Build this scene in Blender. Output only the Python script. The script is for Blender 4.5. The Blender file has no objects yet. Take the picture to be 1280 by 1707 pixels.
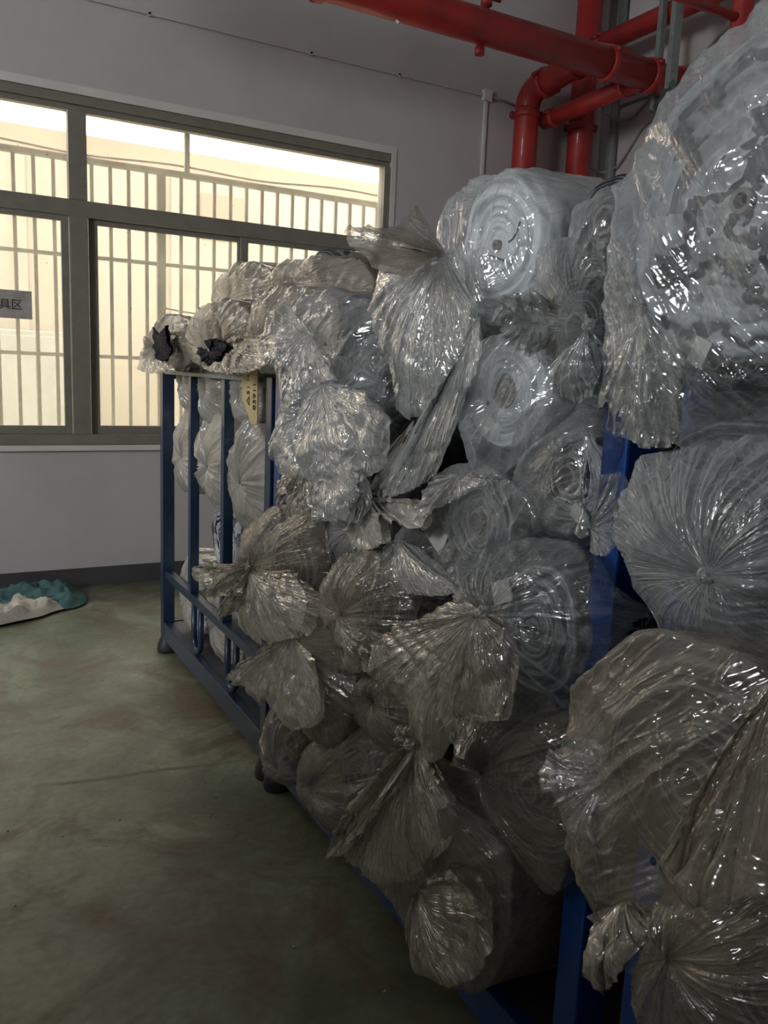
import bpy, bmesh, math, random
import numpy as np
from mathutils import Vector, Matrix

random.seed(7)
PI = math.pi
sc = bpy.context.scene
col = sc.collection

# ---------------------------------------------------------------- camera
F_PX, YAW, PITCH, ROLL = 1367.2, 0.5080, 0.1679, 0.0429
cd = bpy.data.cameras.new('camera')
cd.sensor_fit = 'HORIZONTAL'
cd.sensor_width = 36.0
cd.lens = F_PX / 1280.0 * 36.0
cd.clip_start = 0.02
co = bpy.data.objects.new('camera', cd)
col.objects.link(co)
fw = Vector((math.sin(YAW) * math.cos(PITCH), math.cos(YAW) * math.cos(PITCH), -math.sin(PITCH)))
rt = Vector((math.cos(YAW), -math.sin(YAW), 0))
up = rt.cross(fw)
r2 = math.cos(ROLL) * rt + math.sin(ROLL) * up
u2 = -math.sin(ROLL) * rt + math.cos(ROLL) * up
co.matrix_world = Matrix(((r2.x, u2.x, -fw.x, 0), (r2.y, u2.y, -fw.y, 0), (r2.z, u2.z, -fw.z, 1.5), (0, 0, 0, 1)))
sc.camera = co

# ---------------------------------------------------------------- world, lights, exposure
sc.view_settings.view_transform = 'Standard'
sc.view_settings.look = 'None'
sc.view_settings.gamma = 1.0
sc.view_settings.use_curve_mapping = False
sc.view_settings.exposure = 0.12
sc.cycles.use_denoising = True
sc.cycles.max_bounces = 10
sc.cycles.diffuse_bounces = 4
sc.cycles.transparent_max_bounces = 24
sc.cycles.sample_clamp_indirect = 6.0
sc.cycles.caustics_reflective = False
sc.cycles.caustics_refractive = False

w = bpy.data.worlds.new('hazy_sky')
sc.world = w
w.use_nodes = True
bg = w.node_tree.nodes['Background']
bg.inputs[0].default_value = (1.0, 0.97, 0.925, 1)
bg.inputs[1].default_value = 6.6


def area_light(name, loc, direction, sx, sy, power, color=(1, 1, 1), portal=False):
    l = bpy.data.lights.new(name, 'AREA')
    l.shape = 'RECTANGLE'
    l.size, l.size_y, l.energy, l.color = sx, sy, power, color
    if portal:
        l.cycles.is_portal = True
    o = bpy.data.objects.new(name, l)
    o.location = loc
    o.rotation_euler = Vector(direction).to_track_quat('-Z', 'Z').to_euler()
    col.objects.link(o)
    return o


area_light('window_daylight', (1.2, 5.98, 2.0), (0, -1, 0), 5.0, 2.2, 0, portal=True)
# the hall's other window, in the wall across the aisle
area_light('side_window_daylight', (-4.9, 0.6, 3.0), (1, 0.25, 0.0), 1.8, 1.2, 155, (0.96, 0.98, 1.0))
# hazy sun on the yard and the building across it
s = bpy.data.lights.new('hazy_sun', 'SUN')
s.energy, s.angle, s.color = 2.2, 0.2, (1.0, 0.94, 0.86)
so = bpy.data.objects.new('hazy_sun', s)
so.rotation_euler = Vector((0.35, 0.75, -0.9)).to_track_quat('-Z', 'Z').to_euler()
col.objects.link(so)


# ---------------------------------------------------------------- helpers
def link(o, parent=None):
    col.objects.link(o)
    if parent is not None:
        o.parent = parent
    return o


def tag(o, label, cat, group=None):
    o['label'] = label
    o['category'] = cat
    if group:
        o['group'] = group
    return o


def empty(name, loc, label, cat, group=None):
    o = bpy.data.objects.new(name, None)
    o.empty_display_size = 0.1
    o.location = loc
    link(o)
    return tag(o, label, cat, group)


def mesh_obj(name, verts, faces, mat, parent=None, smooth=False, origin=None, uvs=None):
    """verts are world coordinates; a child's are made relative to its parent's location"""
    v = np.asarray(verts, float)
    o0 = np.zeros(3)
    if parent is not None:
        q = parent
        while q is not None:
            o0 = o0 + np.array(q.location)
            q = q.parent
    elif origin is not None:
        o0 = np.array(origin, float)
    me = bpy.data.meshes.new(name)
    me.from_pydata((v - o0).tolist(), [], [tuple(int(i) for i in f) for f in faces])
    if smooth:
        me.polygons.foreach_set('use_smooth', [True] * len(me.polygons))
    if uvs is not None:
        ul = me.uv_layers.new(name='UVMap')
        li = np.empty(len(me.loops), int)
        me.loops.foreach_get('vertex_index', li)
        ul.data.foreach_set('uv', np.asarray(uvs)[li].ravel())
    me.update()
    me.materials.append(mat)
    o = bpy.data.objects.new(name, me)
    if parent is None and origin is not None:
        o.location = origin
    return link(o, parent)


class MB:
    def __init__(self):
        self.v, self.f = [], []

    def box(self, a, b, ch=0.0):
        x0, y0, z0 = [min(p, q) for p, q in zip(a, b)]
        x1, y1, z1 = [max(p, q) for p, q in zip(a, b)]
        bm = bmesh.new()
        r = bmesh.ops.create_cube(bm, size=1)
        for v in bm.verts:
            v.co = Vector((x0 + (v.co.x + .5) * (x1 - x0), y0 + (v.co.y + .5) * (y1 - y0), z0 + (v.co.z + .5) * (z1 - z0)))
        if ch:
            bmesh.ops.bevel(bm, geom=list(bm.edges), offset=ch, segments=2, profile=0.6, affect='EDGES')
        self.add(bm)
        return self

    def add(self, bm):
        n = len(self.v)
        bm.verts.index_update()
        self.v += [tuple(v.co) for v in bm.verts]
        self.f += [tuple(n + v.index for v in f.verts) for f in bm.faces]
        bm.free()

    def tube(self, pts, r, n=20, caps=True, closed=False):
        pts = [Vector(p) for p in pts]
        k = len(pts)
        rs = r if isinstance(r, (list, tuple)) else [r] * k
        b = len(self.v)
        prev = None
        for i, p in enumerate(pts):
            t = (pts[min(i + 1, k - 1)] - pts[max(i - 1, 0)]).normalized()
            if prev is None:
                ref = Vector((0, 0, 1)) if abs(t.z) < .9 else Vector((1, 0, 0))
                prev = t.cross(ref).normalized()
            else:
                prev = (prev - t * prev.dot(t)).normalized()
            q = t.cross(prev)
            for j in range(n):
                a = 2 * PI * j / n
                self.v.append(tuple(p + (prev * math.cos(a) + q * math.sin(a)) * rs[i]))
        for i in range(k - 1):
            for j in range(n):
                self.f.append((b + i * n + j, b + i * n + (j + 1) % n, b + (i + 1) * n + (j + 1) % n, b + (i + 1) * n + j))
        if caps:
            self.f.append(tuple(b + j for j in range(n))[::-1])
            self.f.append(tuple(b + (k - 1) * n + j for j in range(n)))
        return self

    def build(self, name, mat, parent=None, smooth=False, origin=None):
        o = mesh_obj(name, self.v, self.f, mat, parent, smooth, origin)
        if smooth:
            for p in o.data.polygons:
                if len(p.vertices) > 4:
                    p.use_smooth = False
        return o


def struct(o):
    o['kind'] = 'structure'
    return o


# ---- materials
def mat(name):
    m = bpy.data.materials.new(name)
    m.use_nodes = True
    nt = m.node_tree
    nt.nodes.clear()
    out = nt.nodes.new('ShaderNodeOutputMaterial')
    return m, nt, out


def N(nt, kind, **kw):
    n = nt.nodes.new('ShaderNode' + kind)
    for k, v in kw.items():
        if k.startswith('i_'):
            key = k[2:]
            key = int(key) if key.isdigit() else key.replace('_', ' ')
            n.inputs[key].default_value = v
        else:
            setattr(n, k, v)
    return n


def ramp(nt, stops, interp='LINEAR'):
    n = nt.nodes.new('ShaderNodeValToRGB')
    cr = n.color_ramp
    cr.interpolation = interp
    while len(cr.elements) < len(stops):
        cr.elements.new(0.5)
    for e, (p, c) in zip(cr.elements, stops):
        e.position = p
        e.color = (c[0], c[1], c[2], 1) if not isinstance(c, (int, float)) else (c, c, c, 1)
    return n


def simple(name, color, rough=0.6, var=0.15, scale=6.0, bump=0.1, metallic=0.0, spec=0.5, dirt=None, coat=0.0):
    m, nt, out = mat(name)
    L = nt.links.new
    p = N(nt, 'BsdfPrincipled', i_Roughness=rough, i_Metallic=metallic)
    p.inputs['Specular IOR Level'].default_value = spec
    p.inputs['Coat Weight'].default_value = coat
    tc = N(nt, 'TexCoord')
    nz = N(nt, 'TexNoise', i_Scale=scale, i_Detail=6.0, i_Roughness=0.6)
    L(tc.outputs['Object'], nz.inputs['Vector'])
    c = np.array(color)
    d = np.array(dirt) if dirt is not None else c * (1 - var * 2)
    cr = ramp(nt, [(0.30, tuple(d)), (0.52, tuple(c)), (0.75, tuple(np.minimum(c * (1 + var), 1)))])
    L(nz.outputs['Fac'], cr.inputs[0])
    L(cr.outputs[0], p.inputs['Base Color'])
    if bump:
        b = N(nt, 'Bump', i_Strength=bump, i_Distance=0.01)
        n2 = N(nt, 'TexNoise', i_Scale=scale * 8, i_Detail=4.0)
        L(tc.outputs['Object'], n2.inputs['Vector'])
        L(n2.outputs['Fac'], b.inputs['Height'])
        L(b.outputs[0], p.inputs['Normal'])
    L(p.outputs[0], out.inputs[0])
    return m


def film(name, color, haze=0.20, edge=0.5, rough=0.16, gloss=1.0):
    """thin polythene: mostly see-through, milky where seen edge-on, sharp sheen on its creases"""
    m, nt, out = mat(name)
    L = nt.links.new
    uv = N(nt, 'UVMap')

    def lines(scale, rot, k, dist, detail=1.5):
        """thin sparse crease lines in a stretched noise: (line mask, the noise itself)"""
        mp = N(nt, 'Mapping')
        mp.inputs['Scale'].default_value = (scale[0], scale[1], 1.0)
        mp.inputs['Rotation'].default_value = (0, 0, rot)
        L(uv.outputs[0], mp.inputs[0])
        n = N(nt, 'TexNoise', i_Scale=1.0, i_Detail=detail, i_Distortion=dist)
        L(mp.outputs[0], n.inputs['Vector'])
        a = N(nt, 'Math', operation='SUBTRACT', i_1=0.5)
        L(n.outputs['Fac'], a.inputs[0])
        b = N(nt, 'Math', operation='ABSOLUTE')
        L(a.outputs[0], b.inputs[0])
        c = N(nt, 'Math', operation='MULTIPLY_ADD', i_1=-k, i_2=1.0, use_clamp=True)
        L(b.outputs[0], c.inputs[0])
        return c.outputs[0], n.outputs['Fac']
    l1, h1 = lines((2.6, 24.0), 0.0, 22.0, 0.6)
    l2, h2 = lines((15.0, 20.0), 0.6, 20.0, 1.6, 2.0)
    l3, h3 = lines((5.0, 15.0), -0.45, 34.0, 1.0)
    hs = None
    for o_, k_ in ((h1, 1.5), (l1, 0.30), (h2, 1.0), (l2, 0.16), (l3, 0.22)):
        q = N(nt, 'Math', operation='MULTIPLY_ADD', i_1=k_)
        L(o_, q.inputs[0])
        if hs is None:
            q.inputs[2].default_value = 0.0
        else:
            L(hs, q.inputs[2])
        hs = q.outputs[0]
    b2 = N(nt, 'Bump', i_Strength=0.9, i_Distance=0.0045)
    L(hs, b2.inputs['Height'])
    b1 = b2
    lm = N(nt, 'Math', operation='MAXIMUM')
    L(l1, lm.inputs[0])
    L(l3, lm.inputs[1])
    lm2 = N(nt, 'Math', operation='MAXIMUM')
    L(lm.outputs[0], lm2.inputs[0])
    L(l2, lm2.inputs[1])
    # body of the film
    df = N(nt, 'BsdfDiffuse', i_Color=(*color, 1))
    tl = N(nt, 'BsdfTranslucent', i_Color=(*color, 1))
    L(b1.outputs[0], df.inputs['Normal'])
    mx = N(nt, 'MixShader', i_0=0.40)
    L(df.outputs[0], mx.inputs[1])
    L(tl.outputs[0], mx.inputs[2])
    tr = N(nt, 'BsdfTransparent', i_Color=(0.97, 0.97, 0.965, 1))
    lw = N(nt, 'LayerWeight', i_Blend=0.32)
    L(b2.outputs[0], lw.inputs['Normal'])
    # cloudier and clearer areas of the sheet
    nc = N(nt, 'TexNoise', i_Scale=5.0, i_Detail=3.0)
    L(uv.outputs[0], nc.inputs['Vector'])
    mr0 = N(nt, 'MapRange', i_1=0.3, i_2=0.7, i_3=haze * 0.55, i_4=haze * 1.5)
    L(nc.outputs['Fac'], mr0.inputs[0])
    mul = N(nt, 'Math', operation='MULTIPLY', i_1=edge)
    L(lw.outputs['Facing'], mul.inputs[0])
    ad = N(nt, 'Math', operation='ADD', use_clamp=True)
    L(mul.outputs[0], ad.inputs[0])
    L(mr0.outputs[0], ad.inputs[1])
    # stress-whitened creases scatter more than the sheet between them
    cw = N(nt, 'Math', operation='MULTIPLY_ADD', i_1=0.11, use_clamp=True)
    L(lm2.outputs[0], cw.inputs[0])
    L(ad.outputs[0], cw.inputs[2])
    body = N(nt, 'MixShader')
    L(cw.outputs[0], body.inputs[0])
    L(tr.outputs[0], body.inputs[1])
    L(mx.outputs[0], body.inputs[2])
    gl = N(nt, 'BsdfGlossy', i_Roughness=rough, i_Color=(1, 1, 1, 1))
    L(b2.outputs[0], gl.inputs['Normal'])
    fr = N(nt, 'Fresnel', i_IOR=1.55)
    L(b2.outputs[0], fr.inputs['Normal'])
    gm = N(nt, 'Math', operation='MULTIPLY_ADD', use_clamp=True, i_1=gloss, i_2=0.03)
    L(fr.outputs[0], gm.inputs[0])
    cap = N(nt, 'Math', operation='MINIMUM', i_1=0.45)
    L(gm.outputs[0], cap.inputs[0])
    fin = N(nt, 'MixShader')
    L(cap.outputs[0], fin.inputs[0])
    L(body.outputs[0], fin.inputs[1])
    L(gl.outputs[0], fin.inputs[2])
    L(fin.outputs[0], out.inputs[0])
    return m


def roll_mat(name, stops, rings=15.0, side=(0.3, 0.3, 0.3), wob=1.0, seed=0.0):
    """wound fabric: the sheet's own colours run round the end in a spiral"""
    m, nt, out = mat(name)
    L = nt.links.new
    uv = N(nt, 'UVMap')
    sep = N(nt, 'SeparateXYZ')
    L(uv.outputs[0], sep.inputs[0])
    tc = N(nt, 'TexCoord')
    nz = N(nt, 'TexNoise', i_Scale=5.0, i_Detail=5.0)
    ofs = N(nt, 'VectorMath', operation='ADD')
    L(tc.outputs['Object'], ofs.inputs[0])
    ofs.inputs[1].default_value = (seed, seed * 1.7, 0)
    L(ofs.outputs[0], nz.inputs['Vector'])
    # uv.x = radius (0..1), uv.y = angle (0..1)
    a = N(nt, 'Math', operation='MULTIPLY_ADD', i_1=rings)
    L(sep.outputs[0], a.inputs[0])
    L(sep.outputs[1], a.inputs[2])
    b = N(nt, 'Math', operation='MULTIPLY_ADD', i_1=6.0 * wob)
    L(nz.outputs['Fac'], b.inputs[0])
    L(a.outputs[0], b.inputs[2])
    cmb = N(nt, 'CombineXYZ')
    L(b.outputs[0], cmb.inputs[0])
    n1 = N(nt, 'TexNoise', noise_dimensions='1D', i_Scale=1.0, i_Detail=1.5)
    b2 = N(nt, 'Math', operation='ADD', i_1=seed * 3.1)
    L(b.outputs[0], b2.inputs[0])
    L(b2.outputs[0], n1.inputs['W'])
    cr = ramp(nt, stops)
    L(n1.outputs['Fac'], cr.inputs[0])
    n3 = N(nt, 'TexNoise', i_Scale=4.0, i_Detail=3.0)
    L(ofs.outputs[0], n3.inputs['Vector'])
    p = N(nt, 'BsdfPrincipled', i_Roughness=0.85)
    L(cr.outputs[0], p.inputs['Base Color'])
    bp = N(nt, 'Bump', i_Strength=0.6, i_Distance=0.01)
    L(n1.outputs['Fac'], bp.inputs['Height'])
    L(bp.outputs[0], p.inputs['Normal'])
    L(p.outputs[0], out.inputs[0])
    return m


# ---- noise
_rs = np.random.RandomState(3)
_perm = np.tile(_rs.permutation(512), 3)
_grad = _rs.normal(size=(512, 3))
_grad /= np.linalg.norm(_grad, axis=1)[:, None]


def stk(*a):
    return np.stack(np.broadcast_arrays(*a), -1)


def perlin(p):
    i = np.floor(p).astype(int)
    f = p - i
    u = f * f * f * (f * (f * 6 - 15) + 10)
    i &= 511
    r = 0
    for dx in (0, 1):
        for dy in (0, 1):
            for dz in (0, 1):
                h = _perm[_perm[_perm[i[..., 0] + dx] + i[..., 1] + dy] + i[..., 2] + dz]
                g = _grad[h]
                d = g[..., 0] * (f[..., 0] - dx) + g[..., 1] * (f[..., 1] - dy) + g[..., 2] * (f[..., 2] - dz)
                wgt = (u[..., 0] if dx else 1 - u[..., 0]) * (u[..., 1] if dy else 1 - u[..., 1]) * (u[..., 2] if dz else 1 - u[..., 2])
                r = r + d * wgt
    return r


def ridge(p):
    return 1.0 - np.minimum(np.abs(perlin(p)) * 3.2, 1.6)


def crease(p, sharp=4.5):
    """sparse narrow creases with smooth film between; their height comes and goes"""
    k = np.clip(perlin(p * 0.45 + 51.3) * 2.2 + 0.55, 0.05, 1.3)
    return np.maximum(0, 1 - np.abs(perlin(p)) * sharp) ** 1.4 * k


def crumple(p, amp):
    """creased-sheet height: a few octaves of sharp ridges, bent by a slow noise"""
    wv = np.stack([perlin(p * 3 + 11), perlin(p * 3 + 37), perlin(p * 3 + 71)], -1) * 0.35
    q = p + wv * 0.5
    return amp * (crease(q * 6) * 0.75 + crease(q * 13 + 5) * 0.5 + crease(q * 27 + 9) * 0.25 + perlin(q * 5) * 1.3 + perlin(q * 12) * 0.45)


def grid_normals(P, wrap=True):
    if wrap:
        du = np.roll(P, -1, 1) - np.roll(P, 1, 1)
    else:
        du = np.gradient(P, axis=1)
    dv = np.gradient(P, axis=0)
    n = np.cross(du, dv)
    n /= (np.linalg.norm(n, axis=-1, keepdims=True) + 1e-9)
    return n


def grid_obj(name, P, U, m, parent, wrap=True):
    R, C = P.shape[:2]
    idx = np.arange(R * C).reshape(R, C)
    if wrap:
        a, b = idx, np.roll(idx, -1, 1)
    else:
        a, b = idx[:, :-1], idx[:, 1:]
    q = np.stack([a[:-1], b[:-1], b[1:], a[1:]], -1).reshape(-1, 4)
    return mesh_obj(name, P.reshape(-1, 3), q, m, parent, True, uvs=U.reshape(-1, 2))


def closed_curve(pts, n):
    p = np.array(pts, float)
    k = len(p)
    out = []
    for i in range(k):
        p0, p1, p2_, p3 = p[i - 1], p[i], p[(i + 1) % k], p[(i + 2) % k]
        t = np.linspace(0, 1, 16, endpoint=False)[:, None]
        out.append(0.5 * ((2 * p1) + (-p0 + p2_) * t + (2 * p0 - 5 * p1 + 4 * p2_ - p3) * t ** 2 + (-p0 + 3 * p1 - 3 * p2_ + p3) * t ** 3))
    c = np.concatenate(out)
    d = np.r_[0, np.cumsum(np.linalg.norm(np.roll(c, -1, 0) - c, axis=1))]
    cc = np.vstack([c, c[:1]])
    t = np.linspace(0, d[-1], n, endpoint=False)
    return np.stack([np.interp(t, d, cc[:, j]) for j in range(c.shape[1])], -1), d[-1]


def open_curve(pts, n):
    p = np.array(pts, float)
    p = np.vstack([2 * p[0] - p[1], p, 2 * p[-1] - p[-2]])
    out = []
    for i in range(1, len(p) - 2):
        p0, p1, p2_, p3 = p[i - 1], p[i], p[i + 1], p[i + 2]
        t = np.linspace(0, 1, 16, endpoint=False)[:, None]
        out.append(0.5 * ((2 * p1) + (-p0 + p2_) * t + (2 * p0 - 5 * p1 + 4 * p2_ - p3) * t ** 2 + (-p0 + 3 * p1 - 3 * p2_ + p3) * t ** 3))
    c = np.vstack(out + [p[-2:-1]])
    d = np.r_[0, np.cumsum(np.linalg.norm(np.diff(c, axis=0), axis=1))]
    t = np.linspace(0, d[-1], n)
    return np.stack([np.interp(t, d, c[:, j]) for j in range(c.shape[1])], -1), d[-1]


def make_bag(parent, outline, x, knot, cen, R, length, m, seed, fold=1.0, crum=1.0, cols=300, rows=(46, 14, 34), dome=0.5, streak=None):
    """a film bag: pleats run out from the knot over the roll's end to the outline and back along its side"""
    O, per = closed_curve(outline, cols)                 # (y, z)
    K = np.array(knot, float)
    kx, kyz = K[0], K[1:]
    nf, ns, nb = rows
    th = np.linspace(0, 2 * PI, cols, endpoint=False)
    ang = np.unwrap(np.arctan2(O[:, 1] - cen[1], O[:, 0] - cen[0]))
    ang = ang[0] + np.sign(ang[-1] - ang[0]) * th * 0.5 + (ang - ang[0]) * 0.5 if abs(abs(ang[-1] - ang[0]) - 2 * PI) < 1.5 else ang[0] + th * np.sign(per)
    Rb = R + 0.012
    circ = np.stack([cen[0] + Rb * np.cos(ang), cen[1] + Rb * np.sin(ang)], -1)
    rowsP, rowd, kind = [], [], []
    for i in range(nf):
        s_ = 0.02 + 0.98 * (i / (nf - 1))
        yz = kyz + (O - kyz) * s_
        xx = x + (kx - x) * (1 - s_) ** (1 / (dome + 0.5)) * 1.0 - 0.03 * math.sin(PI * min(s_, 1))
        rowsP.append(np.column_stack([np.full(cols, xx), yz]))
        rowd.append(s_)
    for i in range(1, ns + 1):                           # round over the rim
        t = i / ns
        yz = O + (circ - O) * (t * t * (3 - 2 * t)) * 0.9
        rowsP.append(np.column_stack([np.full(cols, x + 0.24 * t ** 1.3), yz]))
        rowd.append(1 + 0.5 * t)
    for i in range(1, nb + 1):
        t = i / nb
        yz = O + (circ - O) * (0.9 + 0.1 * min(1, t * 3))
        rowsP.append(np.column_stack([np.full(cols, x + 0.24 + (length - 0.24) * t), yz]))
        rowd.append(1.5 + t)
    P = np.array(rowsP)
    rd = np.array(rowd)[:, None] * np.ones((1, cols))
    n = grid_normals(P)
    if n[nf // 2, :, 0].mean() > 0:
        n = -n
    # every row's own girth and the way along the pleats, in metres
    dist = np.r_[0, np.cumsum(np.linalg.norm(np.diff(P, axis=0), axis=-1).mean(1))][:, None] * np.ones((1, cols))
    cth, sth = np.cos(th)[None], np.sin(th)[None]
    tw = perlin(stk(cth * 1.3 + seed * 7.3 + 0 * dist, sth * 1.3 + 0 * dist, dist * 2.2)) * 0.5
    c2, s2 = np.cos(th[None] + tw), np.sin(th[None] + tw)

    def rad(F, g, o):
        return stk(c2 * F + 19.1 * seed + o, s2 * F + 3.3 * o, dist * g + seed)
    girth = np.minimum(rd, 1.0)
    env = girth ** 0.9 * (1 - 0.30 * np.clip(rd - 0.75, 0, .25) / .25) * np.where(rd > 1.5, 0.55, 1.0)
    calm = np.clip(perlin(stk(cth * 0.9 + seed, sth * 0.9, dist * 1.5)) * 2.4 + 0.6, 0.12, 1.25)
    h = fold * env * calm * (crease(rad(2.6, 1.5, 1)) * 0.014 + crease(rad(6.5, 2.2, 2)) * 0.009 + crease(rad(14, 3.0, 3)) * 0.0042 + crease(rad(27, 4.0, 5)) * 0.0016 + perlin(rad(3.0, 2.0, 4)) * 0.016)
    if streak is not None:
        # no knot in view: the film is drawn across the end, its creases running one way
        sa, ca = math.sin(streak), math.cos(streak)
        al = P[..., 1] * sa + P[..., 2] * ca
        ac = P[..., 1] * ca - P[..., 2] * sa + 0.25 * perlin(P * 4 + seed) * 0.15

        def par(f, g, o):
            return stk(al * g + seed * 5 + o, ac * f + seed, P[..., 0] * g * 2 + o)
        rim = np.clip(rd * 3, 0.2, 1)
        h = fold * rim * (crease(par(11, 2.2, 1)) * 0.012 + crease(par(24, 3.5, 2)) * 0.007 + crease(par(50, 5, 3)) * 0.003 + perlin(par(7, 3, 4)) * 0.014)
    h += crum * np.minimum(girth * 1.6, 1) * crumple(P * 1.0 + seed * 3.7, 0.010)
    h -= h.mean()
    # on the roll's side the film may not sink into the fabric
    side = np.clip((rd - 1.25) * 4, 0, 1)
    h = h * (1 - side) + np.maximum(h, -0.008) * side * 0.9
    P = P + n * h[..., None]
    U = stk(dist + seed, th[None] / (2 * PI) * per + 0 * dist)
    if streak is not None:
        U = stk(al - P[..., 0] * 0.3 + seed, ac + P[..., 0] * 0.4)
    return grid_obj('plastic_bag', P, U, m, parent, True)


def make_tail(parent, G, arc, x0, x1, m, seed, thick=0.03, fold=1.0, crum=1.0, cols=120, rows=44, name='bag_tail', ragged=0.006):
    """the loose end of a bag beyond its knot: two sheets that fan out from the gathered neck to a cut edge"""
    A, L_ = open_curve(arc, cols)
    G = np.array(G, float)
    t = np.linspace(0, 1, cols)[None]
    s_ = (0.03 + 0.97 * np.linspace(0, 1, rows))[:, None]
    Ps = []
    Us = []
    for sgn in (-1, 1):
        y = G[0] + (A[None, :, 0] - G[0]) * s_
        z = G[1] + (A[None, :, 1] - G[1]) * s_
        # cut edge wavers
        wob = perlin(stk(t * L_ * 40 + seed + 0 * s_, s_ * 2 + sgn, 0 * t + 0 * s_ + seed)) * ragged * s_ ** 4
        belly = np.sin(PI * np.clip(t, 0, 1)) ** 0.6 * np.sin(PI * np.minimum(s_ * 0.8 + 0.05, 1)) ** 0.7
        x = x0 + (x1 - x0) * s_ + sgn * thick * belly
        d = s_ * np.linalg.norm(A - G, axis=1)[None]
        q = stk(t * 14 + seed * 5 + sgn, d * 2.5 + seed, 0 * t + 0 * s_ + sgn * 3)
        q2 = stk(t * 33 + seed * 3, d * 4 + seed, 0 * t + 0 * s_ + sgn)
        hx = fold * s_ ** 0.8 * (crease(q * .7) * 0.013 + crease(q2 * .7) * 0.006 + perlin(q * .5) * 0.02)
        P = stk(x - hx, y + wob, z + wob)
        n = grid_normals(P, False)
        P = P + n * crumple(P + seed * 2.9 + sgn, 0.011 * crum)[..., None] * np.minimum(s_ * 2, 1)[..., None]
        Ps.append(P)
        Us.append(stk(d + seed, t * L_ + 0 * s_))
    # stitch both sheets along the two sides
    idx = 0
    V, Fc, UV = [], [], []
    for P, U in zip(Ps, Us):
        R, C = P.shape[:2]
        ids = idx + np.arange(R * C).reshape(R, C)
        Fc.append(np.stack([ids[:-1, :-1], ids[:-1, 1:], ids[1:, 1:], ids[1:, :-1]], -1).reshape(-1, 4))
        V.append(P.reshape(-1, 3))
        UV.append(U.reshape(-1, 2))
        idx += R * C
    ia = np.arange(R * C).reshape(R, C)
    ib = ia + R * C
    for c_ in (0, -1):
        Fc.append(np.stack([ia[:-1, c_], ia[1:, c_], ib[1:, c_], ib[:-1, c_]], -1))
    return mesh_obj(name, np.concatenate(V), np.concatenate(Fc), m, parent, True, uvs=np.concatenate(UV))


def make_knot(parent, p, r, m, seed, name='knot'):
    """film twisted into a lump"""
    a = np.linspace(0, 2 * PI, 40, endpoint=False)[None]
    b = np.linspace(0.02, PI - 0.02, 24)[:, None]
    d = stk(np.cos(b) + 0 * a, np.sin(b) * np.cos(a), np.sin(b) * np.sin(a))
    h = 1 + 0.35 * ridge(d * 2.2 + seed) + 0.18 * ridge(d * 5 + seed)
    P = np.array(p) + d * (r * h[..., None] * 0.75) * np.array([1.2, 1, 1])
    U = stk(b * r + 0 * a, a * r + 0 * b)
    return grid_obj(name, P, U, m, parent, True)


def make_roll(parent, cen, x, R, length, m, core, seed, rc=0.036):
    """the wound fabric and the tube it is wound on"""
    cols = 97
    th = np.linspace(0, 2 * PI, cols)
    rs, xs, uu = [], [], []
    nr = 40
    for i in range(nr):
        f = i / (nr - 1)
        r = rc + (R - rc) * f
        rs.append(r)
        uu.append(f)
        edge = 0.018 * max(0, (f - 0.86) / 0.14) ** 2
        xs.append(x + edge)
    for f in (0.02, 0.06, 0.12, 0.25, 0.4, 0.6, 0.8, 1.0):
        rs.append(R)
        uu.append(1 + f)
        xs.append(x + 0.018 + f * (length - 0.02))
    rs.append(rc)
    uu.append(0.5)
    xs.append(x + length)
    rs, xs, uu = np.array(rs), np.array(xs), np.array(uu)
    C, S = np.cos(th)[None], np.sin(th)[None]
    P = stk(xs[:, None] + 0 * C, cen[0] + rs[:, None] * C, cen[1] + rs[:, None] * S)
    # uneven winding: turns stand proud or sink back, the whole sags a little
    sp = rs[:, None] / R * 9 + th[None] / (2 * PI)
    k = perlin(stk(sp * 1.9, 0 * sp + seed, 0 * sp)) * 0.022 + perlin(P * 9 + seed) * 0.02
    face = (np.arange(len(rs)) < nr)[:, None]
    P[..., 0] += np.where(face, k * np.minimum(1, rs[:, None] * 14), 0)
    lump = perlin(stk(C * 1.5 + seed + 0 * xs[:, None], S * 1.5 + 0 * xs[:, None], xs[:, None] * 3 + 0 * C)) * 0.012
    fr = (rs[:, None] / R) * lump
    P[..., 1] += fr * C
    P[..., 2] += fr * S - 0.0
    U = stk(uu[:, None] + 0 * C, th[None] / (2 * PI) + 0 * xs[:, None])
    o = grid_obj('fabric_roll', P, U, m, parent, False)
    t = MB()
    n = 28
    b = len(t.v)
    prof = [(x - 0.012, rc - 0.006), (x - 0.012, rc), (x + length * 0.98, rc), (x + length * 0.98, rc - 0.006)]
    for px_, r in prof:
        for j in range(n):
            a = 2 * PI * j / n
            t.v.append((px_, cen[0] + r * math.cos(a), cen[1] + r * math.sin(a)))
    for i in range(4):
        for j in range(n):
            i2 = (i + 1) % 4
            t.f.append((i * n + j, i * n + (j + 1) % n, i2 * n + (j + 1) % n, i2 * n + j))
    t.build('core_tube', core, parent)
    return o


# ================================================================= materials
M_WALL = simple('painted_plaster', (0.56, 0.535, 0.54), rough=0.75, var=0.05, scale=1.2, bump=0.06)
M_WHITE = simple('white_paint', (0.72, 0.71, 0.68), rough=0.6, var=0.05, scale=3)
M_SKIRT = simple('dark_skirting_paint', (0.075, 0.072, 0.078), rough=0.6, var=0.1, scale=4)
M_CEIL = simple('ceiling_plaster', (0.5, 0.5, 0.5), rough=0.9, var=0.05)
M_ALU = simple('bronze_aluminium', (0.23, 0.22, 0.185), rough=0.45, var=0.08, scale=9, bump=0.03)
M_RED = simple('red_pipe_paint', (0.37, 0.024, 0.021), rough=0.5, var=0.18, scale=7, bump=0.12, dirt=(0.26, 0.02, 0.018), coat=0.15)


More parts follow.
